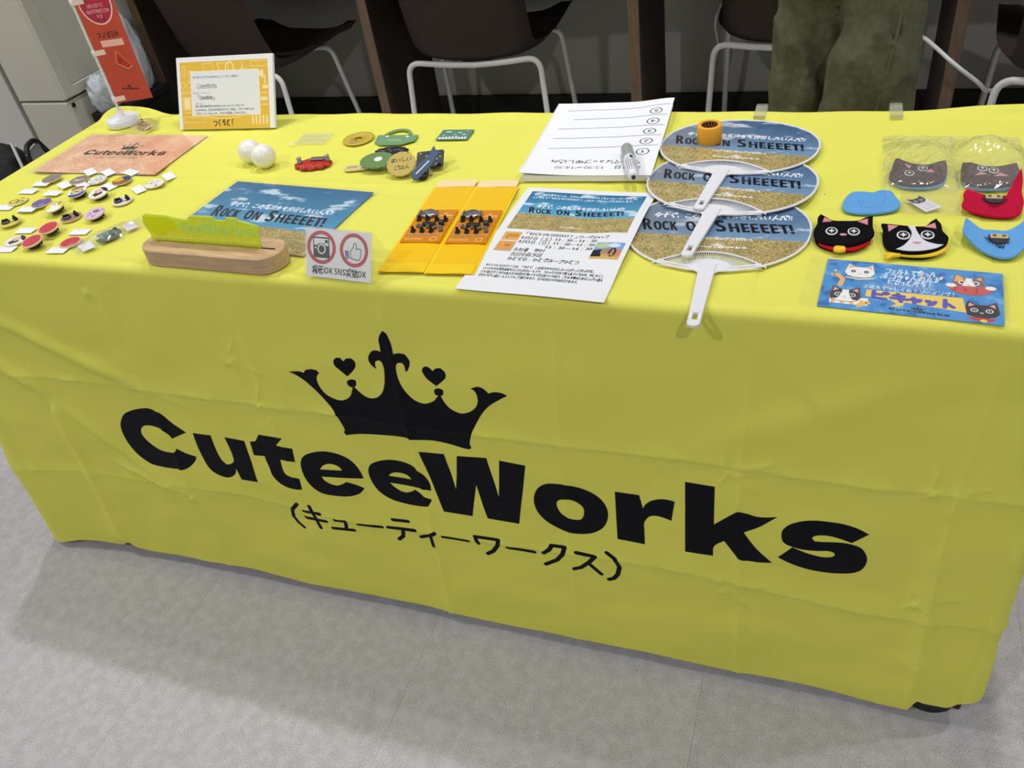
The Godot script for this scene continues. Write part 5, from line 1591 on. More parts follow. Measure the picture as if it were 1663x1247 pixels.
func sheets_and_kits() -> void:
	# landscape poster
	var c := Canvas.new(900, 640, Color.WHITE)
	sky_field(c, Rect2i(0, 0, 900, 640), Color(0.15, 0.40, 0.56), Color(0.33, 0.62, 0.76), 0.66, 5)
	slogan(c, Rect2(60, 0, 830, 640))
	mark(c, Transform2D(Vector2(150, 0), Vector2(0, -110), Vector2(340, 640 * 0.90)), Color(0.93, 0.94, 0.92), false)
	var po := thing("poster", "sky and flower field sheet in a clear sleeve, partly behind the wooden ruler stand", "poster", on(0.681, -0.171), -5.2)
	part("print", sheet(0.282, 0.20, 0.0003), printed(c, 0.30), po)
	part("clear_sleeve", sheet(0.304, 0.216, 0.0002, func(v): return 0.0006 + 0.0003 * sin(v.x * 45.0), 24, 1), clear(0.012, 0.07), po)
	# portrait flyer
	c = Canvas.new(1000, 1410, Color(0.93, 0.935, 0.94))
	sky_field(c, Rect2i(60, 60, 880, 560), Color(0.11, 0.42, 0.60), Color(0.36, 0.66, 0.80), 0.62, 7)
	var pale := Color(0.95, 0.97, 0.98)
	write_fit(c, "可愛い世界を作るユニット、エスティのCuteeWorks（キューティーワークス）は、", 90, 900, 118, 34, pale, 0.12)
	write_fit(c, "つくるとで『ROCK ON SHEEEET！』のワークショップを開催します。", 90, 880, 164, 34, pale, 0.12)
	slogan(c, Rect2(90, 110, 830, 470), 0.75)
	mark(c, Transform2D(Vector2(130, 0), Vector2(0, -80), Vector2(395, 590)), pale, false)
	var ink := Color(0.13, 0.13, 0.14)
	write_fit(c, "「ROCK ON SHEEEET！」ワークショップ", 220, 830, 690, 46, ink, 0.11)
	write_fit(c, "8月2日（土）13：30－14：30", 212, 762, 745, 46, ink, 0.10)
	write_fit(c, "8月3日（日）11：30－12：30", 212, 762, 797, 46, ink, 0.10)
	write_fit(c, "13：30－14：30", 420, 762, 850, 46, ink, 0.10)
	write_fit(c, "参加費　無料", 212, 440, 902, 50, ink, 0.13)
	write_fit(c, "各回定員５組", 212, 440, 960, 50, ink, 0.13)
	write_fit(c, "ひと家族・ひとグループひとつ", 212, 720, 1018, 50, ink, 0.12)
	write_fit(c, "ROCK ON SHEEEET！とは、「今すぐ、この気持ちを録音したいんだ!!」となった時に", 92, 850, 1110, 34, ink, 0.12)
	write_fit(c, "いつでも録音再生出来るハンディ録音シートです。フレックス基板で作られているため、腕に巻くこ", 92, 925, 1152, 34, ink, 0.12)
	write_fit(c, "とも可能です！録音された音声は電源を切っても記録されているので、ご家族や仲間との楽しい思い出を", 92, 930, 1194, 34, ink, 0.12)
	write_fit(c, "録音する思い出シートとしてもご活用できます。音声は合計30秒間録音できます。", 92, 790, 1236, 34, ink, 0.12)
	# two small pictures on the left: amber boards, and one on the right: a board worn on a wrist
	c.block(Rect2(72, 660, 128, 115), Color(0.86, 0.70, 0.44))
	c.fill([PackedVector2Array([Vector2(88, 680), Vector2(190, 670), Vector2(195, 745), Vector2(92, 755)])], Color(0.90, 0.66, 0.28))
	for k in 9:
		c.spot(Vector2(108 + (k % 4) * 22, 700 + (k / 4) * 20), 7, 5, Color(0.16, 0.12, 0.10))
	c.block(Rect2(72, 785, 128, 130), Color(0.83, 0.64, 0.45))
	c.fill([PackedVector2Array([Vector2(84, 800), Vector2(190, 808), Vector2(186, 880), Vector2(80, 874)])], Color(0.90, 0.62, 0.30))
	c.block(Rect2(126, 826, 46, 7), Color(0.60, 0.36, 0.16))
	c.block(Rect2(126, 842, 46, 7), Color(0.60, 0.36, 0.16))
	c.block(Rect2(770, 750, 196, 210), Color(0.50, 0.64, 0.86))
	c.spot(Vector2(820, 790), 60, 34, Color(0.72, 0.80, 0.62))
	c.spot(Vector2(900, 785), 40, 26, Color(0.86, 0.90, 0.95))
	c.block(Rect2(770, 900, 196, 60), Color(0.84, 0.70, 0.42))
	c.fill([PackedVector2Array([Vector2(850, 850), Vector2(966, 830), Vector2(966, 920), Vector2(850, 925)])], Color(0.78, 0.55, 0.42))
	c.fill([PackedVector2Array([Vector2(770, 850), Vector2(830, 840), Vector2(840, 930), Vector2(770, 930)])], Color(0.10, 0.10, 0.11))
	c.spot(Vector2(872, 870), 48, 44, Color(0.66, 0.54, 0.40))
	c.ring(Vector2(906, 872), 18, 48, 13, Color(0.22, 0.16, 0.14))
	for k in 4:
		c.spot(Vector2(850 + k * 20, 905), 7, 7, Color(0.92, 0.78, 0.40))
	single("flyer", sheet(0.20, 0.282, 0.0003, func(v): return 0.0009 + 0.0007 * sin(v.x * 33.0 + 1.0) * sin(v.y * 17.0) + 0.0048 * smoothstep(0.02, 0.085, v.x) * smoothstep(-0.14, -0.06, v.y) * smoothstep(0.12, 0.04, v.y), 16, 20), printed(c, 0.26, 0.6), "white portrait flyer with a sky picture and workshop times", "flyer", on(1.178, -0.141), -2.2)
	kits()
	ruler_stand()
	photo_sign()
	notepad()

func kits() -> void:
	var film := mat(Color(0.97, 0.77, 0.02), 0.22, 0.0, 0.6)
	var film_pale := mat(Color(0.98, 0.82, 0.10), 0.2, 0.0, 0.6)
	var c := Canvas.new(300, 460, Color(0.83, 0.52, 0.06))
	var trace := Color(0.93, 0.72, 0.45)
	for k in 9:
		c.line(PackedVector2Array([Vector2(20 + k * 32, 330), Vector2(20 + k * 32, 352), Vector2(30 + k * 32, 362)]), 5, trace)
	write_fit(c, "CuteeWorks", 165, 285, 96, 34, Color(0.97, 0.84, 0.62))
	c.ring(Vector2(222, 58), 12, 9, 4, Color(0.97, 0.84, 0.62))
	write_fit(c, "Rock on Sheeeet", 18, 160, 430, 40, trace)
	c.ring(Vector2(240, 415), 22, 26, 7, trace)
	c.line(PackedVector2Array([Vector2(150, 120), Vector2(285, 120)]), 4, trace)
	for k in 40:
		c.spot(Vector2(15 + (k * 53 % 270), 130 + (k * 91 % 230)), 4, 4, Color(0.70, 0.42, 0.06) if k % 2 else trace)
	var print_ := printed(c, 0.35)
	var grey := mat(Color(0.45, 0.43, 0.42), 0.35, 0.4)
	var first: Node3D
	for k in 2:
		var t: Node3D
		var name_: String = ["amber film bag holding an orange circuit board, left of the pair", "amber film bag holding an orange circuit board, right of the pair beside the flyer"][k]
		if k == 0:
			t = thing("kit_bag", name_, "kit", on(0.973, -0.157), 4.4, "amber kit bags")
			first = t
			part("film_bag", sheet(0.064, 0.25, 0.0012, func(v): return 0.0008 + 0.0022 * exp(-pow(v.y / 0.07, 4.0)) * (1.0 - pow(absf(v.x) / 0.033, 4.0)) + 0.0006 * sin(v.y * 60.0 + v.x * 40.0) * smoothstep(0.05, 0.12, absf(v.y)), 10, 40), film, t)
			part("bottom_fold", sheet(0.0645, 0.022, 0.0009, func(v): return 0.0006 * sin(v.x * 120.0) + 0.0008, 12, 3), film_pale, t).position = Vector3(0, 0.0015, 0.1145)
			part("header_flap", sheet(0.065, 0.023, 0.0006, func(v): return 0.0007 * (1.0 + sin(v.x * 40.0 + 0.6)), 10, 2), mat(Color(0.96, 0.86, 0.66), 0.45), t).position = Vector3(-0.0005, 0.0006, -0.1355)
			for s in [-1, 1]:
				part("side_seal", sheet(0.004, 0.25, 0.0008), film_pale, t).position = Vector3(s * 0.0335, 0.0008, 0)
			var b := part("circuit_board", sheet(0.060, 0.094, 0.0012), print_, t)
			b.position = Vector3(0.001, 0.0042, 0.004)
			for q in [[-21, -14], [-8, -15], [7, -14], [21, -13], [-19, 19], [-5, 19], [9, 19]]:
				var sw := begin()
				add_box(sw, Vector3(q[0], 3, q[1]) * 0.001, Vector3(0.0064, 0.004, 0.0064), 0.0006)
				add_lathe(sw, [Vector2(0.0022, 0.004), Vector2(0.0022, 0.0095), Vector2(0.0017, 0.01), Vector2(0, 0.01)], 12, Vector3(q[0], 0, q[1]) * 0.001, Basis.IDENTITY, -1)
				part("switch", done(sw), M.black, b)
			part("chip", box(Vector3(0.021, 0.004, 0.008), 0.0008, Vector3(-0.001, 0.0035, 0.0)), mat(Color(0.13, 0.13, 0.12), 0.4), b)
			var coin := part("coin_cell", lathe(disc(0.0115, 0.003, 0.0065, 0.0007, 32), 32), M.chrome, b)
			coin.position = Vector3(-0.011, 0, -0.029)
			for s in [-1, 1]:
				part("cell_clip", box(Vector3(0.004, 0.007, 0.014), 0.001, Vector3(-0.011 + s * 0.013, 0.0045, -0.028)), M.chrome, coin).position = Vector3(0.011, 0, 0.029)
			part("capacitor", lathe(disc(0.0045, 0.001, 0.0085, 0.001, 20), 20), mat(Color(0.22, 0.22, 0.24), 0.3, 0.3), b).position = Vector3(0.0185, 0, -0.001)
			for q in [[-10, 9], [0, 8], [12, 10], [20, 9], [23, 17], [-16, 5]]:
				part("component", box(Vector3(0.0048, 0.005, 0.0058), 0.001, Vector3(q[0] * 0.001, 0.0036, q[1] * 0.001), Basis(Vector3.UP, q[0] * 0.2)), grey, b)
			part("header_pins", box(Vector3(0.046, 0.0015, 0.002), 0.0004, Vector3(-0.003, 0.0018, 0.028)), M.chrome, b)
		else:
			t = first.duplicate()
			t.name = numbered("kit_bag")
			add_child(t)
			t.position = on(1.042, -0.160)
			tag(t, name_, "kit", "amber kit bags")

func ruler_stand() -> void:
	var t := thing("ruler_stand", "oval wooden stand with a slot along its top, holding the yellow ruler", "stand", on(0.676, -0.0375, 0.7518), -1.5)
	var st := begin()
	var shape := rect(0.246, 0.061, 0.030)
	for k in 7:
		add_slab(st, shape, k * 0.0035, (k + 1) * 0.0035, 0.0004 if k < 6 else 0.0012)
	part("block", done(st), M.bamboo, t)
	part("slot", box(Vector3(0.214, 0.0006, 0.0032), 0.0, Vector3(0.004, 0.0245, -0.0005)), mat(Color(0.20, 0.13, 0.08), 0.8), t)
	# fluorescent acrylic ruler
	var r := thing("acrylic_ruler", "fluorescent yellow acrylic ruler topped with the word mark, standing in the wooden block", "ruler", Vector3(0.676, 0.752, -0.038), -1.5)
	var neon := mat(Color(0.97, 0.99, 0.0, 0.66), 0.3)
	neon.backlight_enabled = true
	neon.backlight = Color(0.95, 1.0, 0.05)
	neon.transparency = BaseMaterial3D.TRANSPARENCY_ALPHA
	var edge_ := mat(Color(0.93, 1.0, 0.55), 0.35)
	edge_.backlight_enabled = true
	edge_.backlight = Color(0.9, 1.0, 0.5)
	var bright := mat(Color(0.98, 1.0, 0.02), 0.35)
	bright.backlight_enabled = true
	bright.backlight = Color(1.0, 1.0, 0.05)
	var stand := Basis(Vector3.RIGHT, PI / 2)
	var at := func(a: Array) -> PackedVector2Array:
		var p := pts(a)
		for i in p.size(): p[i].y = -p[i].y
		return p
	var plate: PackedVector2Array = at.call([-109, 65, -101, 69, -83, 68, -64, 68, -49, 65, -31, 63, -22, 64, -18, 70, 21, 71, 22, 66, 34, 65, 43, 66, 45, 71, 62, 71, 63, 68, 79, 64, 92, 61, 94, 56, 92, 50, 89, 35, 88, 21, -109, 21, -108, 35, -111, 44, -113, 55])
	part("plate", slab(plate, -0.0015, 0.0015, 0.0003), neon, r).basis = stand
	var loop := []
	for v in plate: loop.append(Vector3(v.x, -v.y, 0.0))
	loop.append(loop[0])
	part("bright_edge", tube(loop, 0.0009, 6), edge_, r)
	part("crown_end", slab(at.call([-108, 64, -101, 67, -83, 66, -64, 66, -56, 63, -50, 56, -54, 49, -70, 42, -88, 37, -100, 36, -108, 46, -111, 55]), 0.0013, 0.0022, 0.0002), bright, r).basis = stand
	var word := begin()
	var k := 0.1355
	var seen := ["t", "e1", "e2", "W", "o", "r", "k", "s"]
	for g in seen:
		var o := curved(pts(LOGO[g][0]), 50.0, 2)
		for i in o.size(): o[i] = Vector2((o[i].x - 1.613) * k + 0.0875, -((o[i].y - 0.31) * k * 1.15 + 0.0415))
		var piece := [o]
		if LOGO[g].size() > 1:                       # cut the counters out by splitting the letter in half along them
			var hole := curved(pts(LOGO[g][1]), 50.0, 2)
			for i in hole.size(): hole[i] = Vector2((hole[i].x - 1.613) * k + 0.0875, -((hole[i].y - 0.31) * k * 1.15 + 0.0415))
			var b := Rect2(hole[0], Vector2.ZERO)
			for v in hole: b = b.expand(v)
			var mid := b.get_center().x
			piece = []
			for half in [Rect2(mid - 0.1, -0.2, 0.1, 0.4), Rect2(mid, -0.2, 0.1, 0.4)]:
				var q := PackedVector2Array([half.position, half.position + Vector2(half.size.x, 0), half.end, half.position + Vector2(0, half.size.y)])
				for s in Geometry2D.intersect_polygons(o, q):
					piece.append_array(Geometry2D.clip_polygons(s, hole))
		for p in piece:
			if not Geometry2D.is_polygon_clockwise(p) or p.size() > 5:
				add_slab(word, p, 0.0014, 0.0022, 0.0001)
	part("lettering", done(word), edge_, r).basis = stand
	part("edge_line", tube([Vector3(-0.108, 0.0325, 0.0016), Vector3(0.089, 0.0325, 0.0016)], 0.0007, 6), edge_, r)
	var ticks := begin()
	for i in 91:
		var h := 0.004 if i % 5 else 0.006
		add_box(ticks, Vector3(-0.102 + i * 0.00205, 0.0235 + h / 2, 0.0016), Vector3(0.0006, h, 0.0004), 0.0)
	var tk := part("ticks", done(ticks), mat(Color(0.66, 0.70, 0.05), 0.5), r)
	tk.set_meta("kind", "stuff")
	for i in range(1, 19):
		part("numeral", letters(str(i), 0.0068, 0.0003, false), edge_, r).position = Vector3(-0.102 + i * 0.01025, 0.0300, 0.0017)

func photo_sign() -> void:
	var c := Canvas.new(848, 548, Color(0.96, 0.965, 0.95))
	var ring := Color(0.76, 0.28, 0.30)
	c.ring(Vector2(198, 208), 165, 168, 42, ring)
	c.fill([PackedVector2Array([Vector2(88, 92), Vector2(296, 92), Vector2(304, 326), Vector2(96, 326)])], Color(0.14, 0.145, 0.15))
	c.fill([PackedVector2Array([Vector2(100, 108), Vector2(284, 108), Vector2(286, 190), Vector2(244, 186), Vector2(236, 168), Vector2(160, 166), Vector2(140, 186), Vector2(102, 186)])], Color(0.96, 0.965, 0.95))
	c.block(Rect2(240, 122, 38, 34), Color(0.14, 0.145, 0.15))
	c.spot(Vector2(198, 226), 62, 66, Color(0.14, 0.145, 0.15))
	c.ring(Vector2(198, 226), 46, 50, 17, Color(0.96, 0.965, 0.95))
	c.spot(Vector2(120, 216), 12, 12, Color(0.96, 0.965, 0.95))
	c.ring(Vector2(622, 208), 165, 168, 42, ring)
	c.fill([PackedVector2Array([Vector2(500, 218), Vector2(548, 214), Vector2(560, 306), Vector2(514, 312)])], Color(0.42, 0.53, 0.62))
	c.spot(Vector2(534, 292), 8, 8, Color(0.96, 0.965, 0.95))
	var hand := PackedVector2Array([Vector2(570, 222), Vector2(592, 200), Vector2(612, 172), Vector2(620, 132), Vector2(642, 130), Vector2(654, 152), Vector2(646, 190), Vector2(700, 186), Vector2(716, 200), Vector2(712, 224), Vector2(714, 250), Vector2(706, 276), Vector2(696, 304), Vector2(672, 314), Vector2(620, 308), Vector2(576, 296), Vector2(570, 222)])
	c.fill([hand], Color(0.93, 0.94, 0.925))
	c.line(hand, 11, Color(0.42, 0.47, 0.50))
	write_fit(c, "撮影OK SNS投稿OK", 70, 790, 500, 98, Color(0.10, 0.10, 0.11), 0.19)
	var t := thing("photo_sign", "acrylic stand with a camera and thumbs-up in red rings, photos permitted notice", "sign", on(0.8985, -0.004), -4.0)
	var lean := Basis(Vector3.RIGHT, deg_to_rad(-27.0))
	part("notice", sheet(0.105, 0.066, 0.0004, func(v): return 0.0018 * pow(v.x / 0.05, 2.0), 12, 1), printed(c, 0.4), t).transform = Transform3D(lean * Basis(Vector3.RIGHT, PI / 2), lean * Vector3(0, 0.035, -0.0022))
	part("front_pane", box(Vector3(0.109, 0.070, 0.0015), 0.0003, Vector3.ZERO), clear(0.05, 0.05), t).transform = Transform3D(lean, lean * Vector3(0, 0.0355, 0.0012))
	part("rear_pane", box(Vector3(0.109, 0.066, 0.0015), 0.0003, Vector3.ZERO), clear(0.05, 0.05), t).transform = Transform3D(Basis(Vector3.RIGHT, deg_to_rad(27.0)), Vector3(0, 0.031, -0.0475))

func notepad() -> void:
	var c := Canvas.new(900, 1270, Color(0.93, 0.935, 0.95))
	var ink := Color(0.22, 0.22, 0.25)
	for k in 5:
		var y := 150 + k * 172.0
		c.line(PackedVector2Array([Vector2(110 if k != 1 else 190, y), Vector2(300, y - 4), Vector2(560, y - 14), Vector2(760, y - 36), Vector2(880, y - 40)]), 7, Color(0.26, 0.26, 0.30))
		var at := Vector2(790, y + 64)
		c.ring(at, 42, 48, 8, ink)
		# ringed numerals, upside down: the pad was written from the other side
		var n := str(5 - k)
		write(c, n, Transform2D(Vector2(-62, 0), Vector2(0, -58), at + Vector2(18, -22)), ink, 0.1, true)
	write(c, "ワークショップ申し込み", Transform2D(Vector2(-60, -2), Vector2(0, -58), Vector2(800, 1052)), ink, 0.11, false)
	write(c, "8月2日　13:30～14:30", Transform2D(Vector2(-58, 0), Vector2(0, -56), Vector2(815, 1130)), ink, 0.11, false)
	for k in 30:
		c.spot(Vector2(8, 30 + k * 42), 6, 7, Color(0.70, 0.70, 0.66))
	var t := thing("notepad", "white notepad with upside-down handwriting and five ringed numbers", "notepad", on(1.158, -0.452), 3.0)
	var stack := begin()
	for k in 4:
		add_box(stack, Vector3(0.0006 * sin(k * 2.1), 0.0012 + k * 0.0022, 0.0), Vector3(0.198, 0.0021, 0.280), 0.0003)
	part("page_block", done(stack), M.paper, t)
	part("written_sheet", sheet(0.206, 0.283, 0.0005, func(v): return 0.0008 + 0.0026 * exp(-(v.x + 0.103) / 0.02) * (0.3 + 0.7 * smoothstep(-0.05, 0.14, v.y)) + 0.0055 * smoothstep(0.03, 0.1, v.x) * smoothstep(-0.02, -0.14, v.y) + 0.0035 * smoothstep(0.10, 0.14, v.y) * smoothstep(0.0, -0.10, v.x), 24, 24), printed(c, 0.75), t).position = Vector3(-0.001, 0.0090, -0.001)
	var m := thing("marker", "white whiteboard marker with a grey cap lying across the notepad", "marker", on(1.234, -0.330, 0.7712), -72.0)
	var label := Canvas.new(256, 64, Color(0.90, 0.905, 0.91))
	for k in 6:
		label.block(Rect2(20, 8 + k * 8, 150 + (k * 41 % 60), 3), Color(0.48, 0.50, 0.54))
	label.block(Rect2(196, 20, 44, 12), Color(0.10, 0.10, 0.12))
	var turn := Basis(Vector3.BACK, PI / 2)
	part("barrel", lathe([Vector2(0, -0.042), Vector2(0.0050, -0.042), Vector2(0.0068, -0.040), Vector2(0.0088, -0.030), Vector2(0.0090, 0.022), Vector2(0, 0.022)], 24), M.white, m).basis = turn
	part("cap", lathe([Vector2(0, 0.022), Vector2(0.0094, 0.022), Vector2(0.0096, 0.026), Vector2(0.0092, 0.058), Vector2(0.0078, 0.063), Vector2(0, 0.0635)], 24), mat(Color(0.62, 0.63, 0.62), 0.4), m).basis = turn
	var wrap := begin()
	wrap.set_smooth_group(0)
	for k in 12:
		var a := PI * (0.05 + 0.9 * k / 12.0)
		var b := PI * (0.05 + 0.9 * (k + 1) / 12.0)
		var p := func(g: float, x: float) -> Vector3: return Vector3(x, sin(g) * 0.00925, cos(g) * 0.00925)
		var u := [Vector2(0, 1 - k / 12.0), Vector2(1, 1 - k / 12.0), Vector2(1, 1 - (k + 1) / 12.0), Vector2(0, 1 - (k + 1) / 12.0)]
		var q := [p.call(a, 0.020), p.call(a, 0.020), p.call(b, 0.020), p.call(b, 0.020)]
		q = [p.call(a, -0.018), p.call(a, 0.030), p.call(b, 0.030), p.call(b, -0.018)]
		tri(wrap, q[0], q[1], q[2], u[1], u[0], u[3])
		tri(wrap, q[0], q[2], q[3], u[1], u[3], u[2])
	part("label_wrap", done(wrap), printed(label, 0.4), m)
	part("tip", lathe([Vector2(0, -0.047), Vector2(0.0022, -0.046), Vector2(0.0032, -0.042), Vector2(0, -0.042)], 16), M.black, m).basis = turn

# ---------------------------------------------------------------- three round fans
func make_fan(print_: Material) -> Node3D:
	# local origin at the foot of the disc, +z down the handle, -z up the disc
	var t := thing("round_fan", "", "fan")
	var rim := PackedVector2Array()
	for k in 72:
		var a := TAU * k / 72
		var s := signf(sin(a)) * pow(absf(sin(a)), 0.9)
		rim.append(Vector2(cos(a) * 0.1185 * (1.0 - 0.03 * sin(a)), -0.1015 + s * 0.1015))
	var cy := func(x: float) -> float: return -0.044 + 0.030 * pow(x / 0.068, 2.0)        # the paper's lower edge
	var paper := PackedVector2Array()
	for v in rim:
		if absf(v.x) > 0.074 or v.y < -0.06 or v.y < cy.call(v.x):
			paper.append(v)
	var arc := PackedVector2Array()
	for k in 15:
		var x := 0.070 - 0.140 * k / 14.0
		arc.append(Vector2(x, cy.call(x)))
	# the rim runs counter-clockwise in (x, z): start it at the left end of the arc
	var start := 0
	for i in paper.size():
		if paper[i].x < 0 and paper[(i + 1) % paper.size()].distance_to(paper[i]) > 0.02:
			start = i
		if paper[i].x > 0 and paper[(i + 1) % paper.size()].distance_to(paper[i]) > 0.02:
			start = i
	var outline := PackedVector2Array()
	for i in paper.size():
		outline.append(paper[(start + 1 + i) % paper.size()])
	var head := outline[-1].x
	if head < 0: arc.reverse()
	outline.append_array(arc)
	var ribbed := func(v: Vector2) -> float:
		var a := atan2(v.x, -v.y + 0.012)
		return 0.0006 * pow(absf(sin(a * 22.0)), 6.0)
	part("paper", slab(outline, 0.0004, 0.0014, 0.0002, Rect2(-0.1205, -0.205, 0.241, 0.205), ribbed, 0.0036), print_, t)
	var ring := []
	for v in rim: ring.append(Vector3(v.x, 0.0012, v.y))
	ring.append(ring[0])
	ring.append(ring[1])
	part("rim", tube(ring, 0.0018, 8), M.white, t)
	var lower := []
	for k in 25:
		var x := -0.064 + 0.128 * k / 24.0
		lower.append(Vector3(x, 0.0013, -0.0072 - 2.5 * pow(absf(x), 1.9)))
	part("lower_band", tube(lower, 0.0013, 6), M.white, t)
	var ribs := begin()
	for k in 43:
		var a := deg_to_rad(-82.0 + 164.0 * k / 42.0)
		var d := Vector2(sin(a), -cos(a))
		var reach := 0.05
		for s in 40:
			var p := d * (0.012 + s * 0.002)
			if p.y < cy.call(p.x) - 0.002 or absf(p.x) > 0.066: break
			reach = p.length()
		add_tube(ribs, [Vector3(d.x * 0.014, 0.0013, d.y * 0.014), Vector3(d.x * reach, 0.0013, d.y * reach)], [0.0007, 0.0006], 4)
	part("ribs", done(ribs), M.white, t).set_meta("kind", "stuff")
	var edge_ := []
	for v in arc: edge_.append(Vector3(v.x, 0.0016, v.y))
	part("arc_band", tube(edge_, 0.0012, 6), M.white, t)
	part("hub", slab(pts([-9, 6, -30, -12, -24, -19, -14, -25, 0, -27, 14, -25, 24, -19, 30, -12, 9, 6]), 0.0006, 0.0022, 0.0004), M.white, t)
	# handle with a slot near its end
	var h := begin()
	add_slab(h, PackedVector2Array([Vector2(-0.0105, -0.012), Vector2(0.0105, -0.012), Vector2(0.0078, 0.094), Vector2(-0.0078, 0.094)]), 0.0003, 0.0042, 0.0008)
	for s in [-1, 1]:
		add_slab(h, PackedVector2Array([Vector2(s * 0.0028, 0.094), Vector2(s * 0.0078, 0.094), Vector2(s * 0.0076, 0.108), Vector2(s * 0.0028, 0.108)]), 0.0003, 0.0042, 0.0008)
	var tip := PackedVector2Array([Vector2(-0.0076, 0.108), Vector2(0.0076, 0.108)])
	for k in 9: tip.append(Vector2(0, 0.114) + Vector2(cos(PI * k / 8.0) * 0.0076, sin(PI * k / 8.0) * 0.0062))
	add_slab(h, tip, 0.0003, 0.0042, 0.0008)
	part("handle", done(h), M.white, t)
	return t

func fans() -> void:
	var c := Canvas.new(800, 680, Color.WHITE)
	sky_field(c, Rect2i(0, 0, 800, 680), Color(0.22, 0.34, 0.47), Color(0.47, 0.60, 0.72), 0.60, 9, 1.0)
	slogan(c, Rect2(30, -15, 760, 640))
	write_fit(c, "CuteeWorksのワークショップでつくる録音シート", 290, 560, 428, 26, Color(0.95, 0.96, 0.97), 0.12)
	mark(c, Transform2D(Vector2(180, 0), Vector2(0, -120), Vector2(250, 535)), Color(0.96, 0.96, 0.95), false)
	var print_ := printed(c, 0.24, 0.6)
	var first := make_fan(print_)
	var spots := [[1.383, -0.0795, -1.0, 0.0, 0.0, "round picture fan at the front of the overlapping three, its handle over the table edge"],
		[1.3695, -0.2125, 7.0, 0.0062, 1.6, "round picture fan in the middle of the overlapping three"],
		[1.366, -0.333, 7.0, 0.0062, 1.7, "round picture fan at the back of the overlapping three, carrying the tape roll"]]
	for i in 3:
		var s: Array = spots[i]
		var f := first
		if i:
			f = first.duplicate()
			f.name = numbered("round_fan")
			add_child(f)
		f.position = Vector3(s[0], REST + s[3], s[1])
		f.rotation_degrees = Vector3(-s[4], -s[2], 0)
		tag(f, s[5], "fan", "round picture fans")
	var tape := thing("tape_roll", "roll of orange masking tape standing on the topmost round fan", "tape", Vector3(1.333, 0.7552, -0.449))
	part("roll", lathe([Vector2(0.0130, 0.0), Vector2(0.0185, 0.0), Vector2(0.0190, 0.0006), Vector2(0.0190, 0.0274), Vector2(0.0185, 0.028), Vector2(0.0130, 0.028)], 48), mat(Color(0.93, 0.66, 0.16), 0.6), tape)
	var core := Canvas.new(256, 64, Color(0.62, 0.42, 0.18))
	for x in 32:
		for y in 4:
			if (x + y) % 2: core.spot(Vector2(x * 8 + 4, y * 16 + 8), 4.5, 8.0, Color(0.24, 0.10, 0.07))
	var tube_ := begin()
	tube_.set_smooth_group(0)
	for k in 40:
		var a := TAU * k / 40
		var b := TAU * (k + 1) / 40
		var p := func(g: float, y: float, r: float) -> Vector3: return Vector3(cos(g) * r, y, sin(g) * r)
		tri(tube_, p.call(a, 0.001, 0.0122), p.call(b, 0.001, 0.0122), p.call(b, 0.0272, 0.0122), Vector2(k / 40.0, 1), Vector2((k + 1) / 40.0, 1), Vector2((k + 1) / 40.0, 0))
		tri(tube_, p.call(a, 0.001, 0.0122), p.call(b, 0.0272, 0.0122), p.call(a, 0.0272, 0.0122), Vector2(k / 40.0, 1), Vector2((k + 1) / 40.0, 0), Vector2(k / 40.0, 0))
	var st2 := begin()
	add_lathe(st2, [Vector2(0.0130, 0.001), Vector2(0.0130, 0.0272), Vector2(0.0122, 0.0272)], 40)
	part("core", done(tube_), printed(core, 0.7), tape)
	part("core_edge", done(st2), mat(Color(0.66, 0.50, 0.30), 0.8), tape)

# ---------------------------------------------------------------- felt cats and their sheet
func felt(col: Color) -> StandardMaterial3D:
	var m := mat(col, 0.95, 0.0, 0.2)
	m.heightmap_enabled = true
	m.heightmap_texture = fuzz
	m.heightmap_scale = 0.06
	m.uv1_triplanar = true
	m.uv1_scale = Vector3(30, 30, 30)
	return m
var fuzz: NoiseTexture2D

# an eye: white ring, black pupil, four-pointed glint
func eye(t: Node, at: Vector2, y: float, rx: float, ry: float) -> void:
	var e := part("eye", slab(oval(rx, ry, 32, at), y, y + 0.0006, 0.0002), M.white, t)
	part("pupil", slab(oval(rx * 0.78, ry * 0.78, 28, at), y + 0.0006, y + 0.0009, 0.0001), mat(Color(0.06, 0.055, 0.06), 0.7), e)
	part("glint", slab(PackedVector2Array([at + Vector2(rx * 0.55, 0), at + Vector2(rx * 0.17, ry * 0.17), at + Vector2(0, ry * 0.58), at + Vector2(-rx * 0.17, ry * 0.17), at + Vector2(-rx * 0.55, 0), at + Vector2(-rx * 0.17, -ry * 0.17), at + Vector2(0, -ry * 0.58), at + Vector2(rx * 0.17, -ry * 0.17)]), y + 0.0009, y + 0.0012, 0.0001), M.white, e)

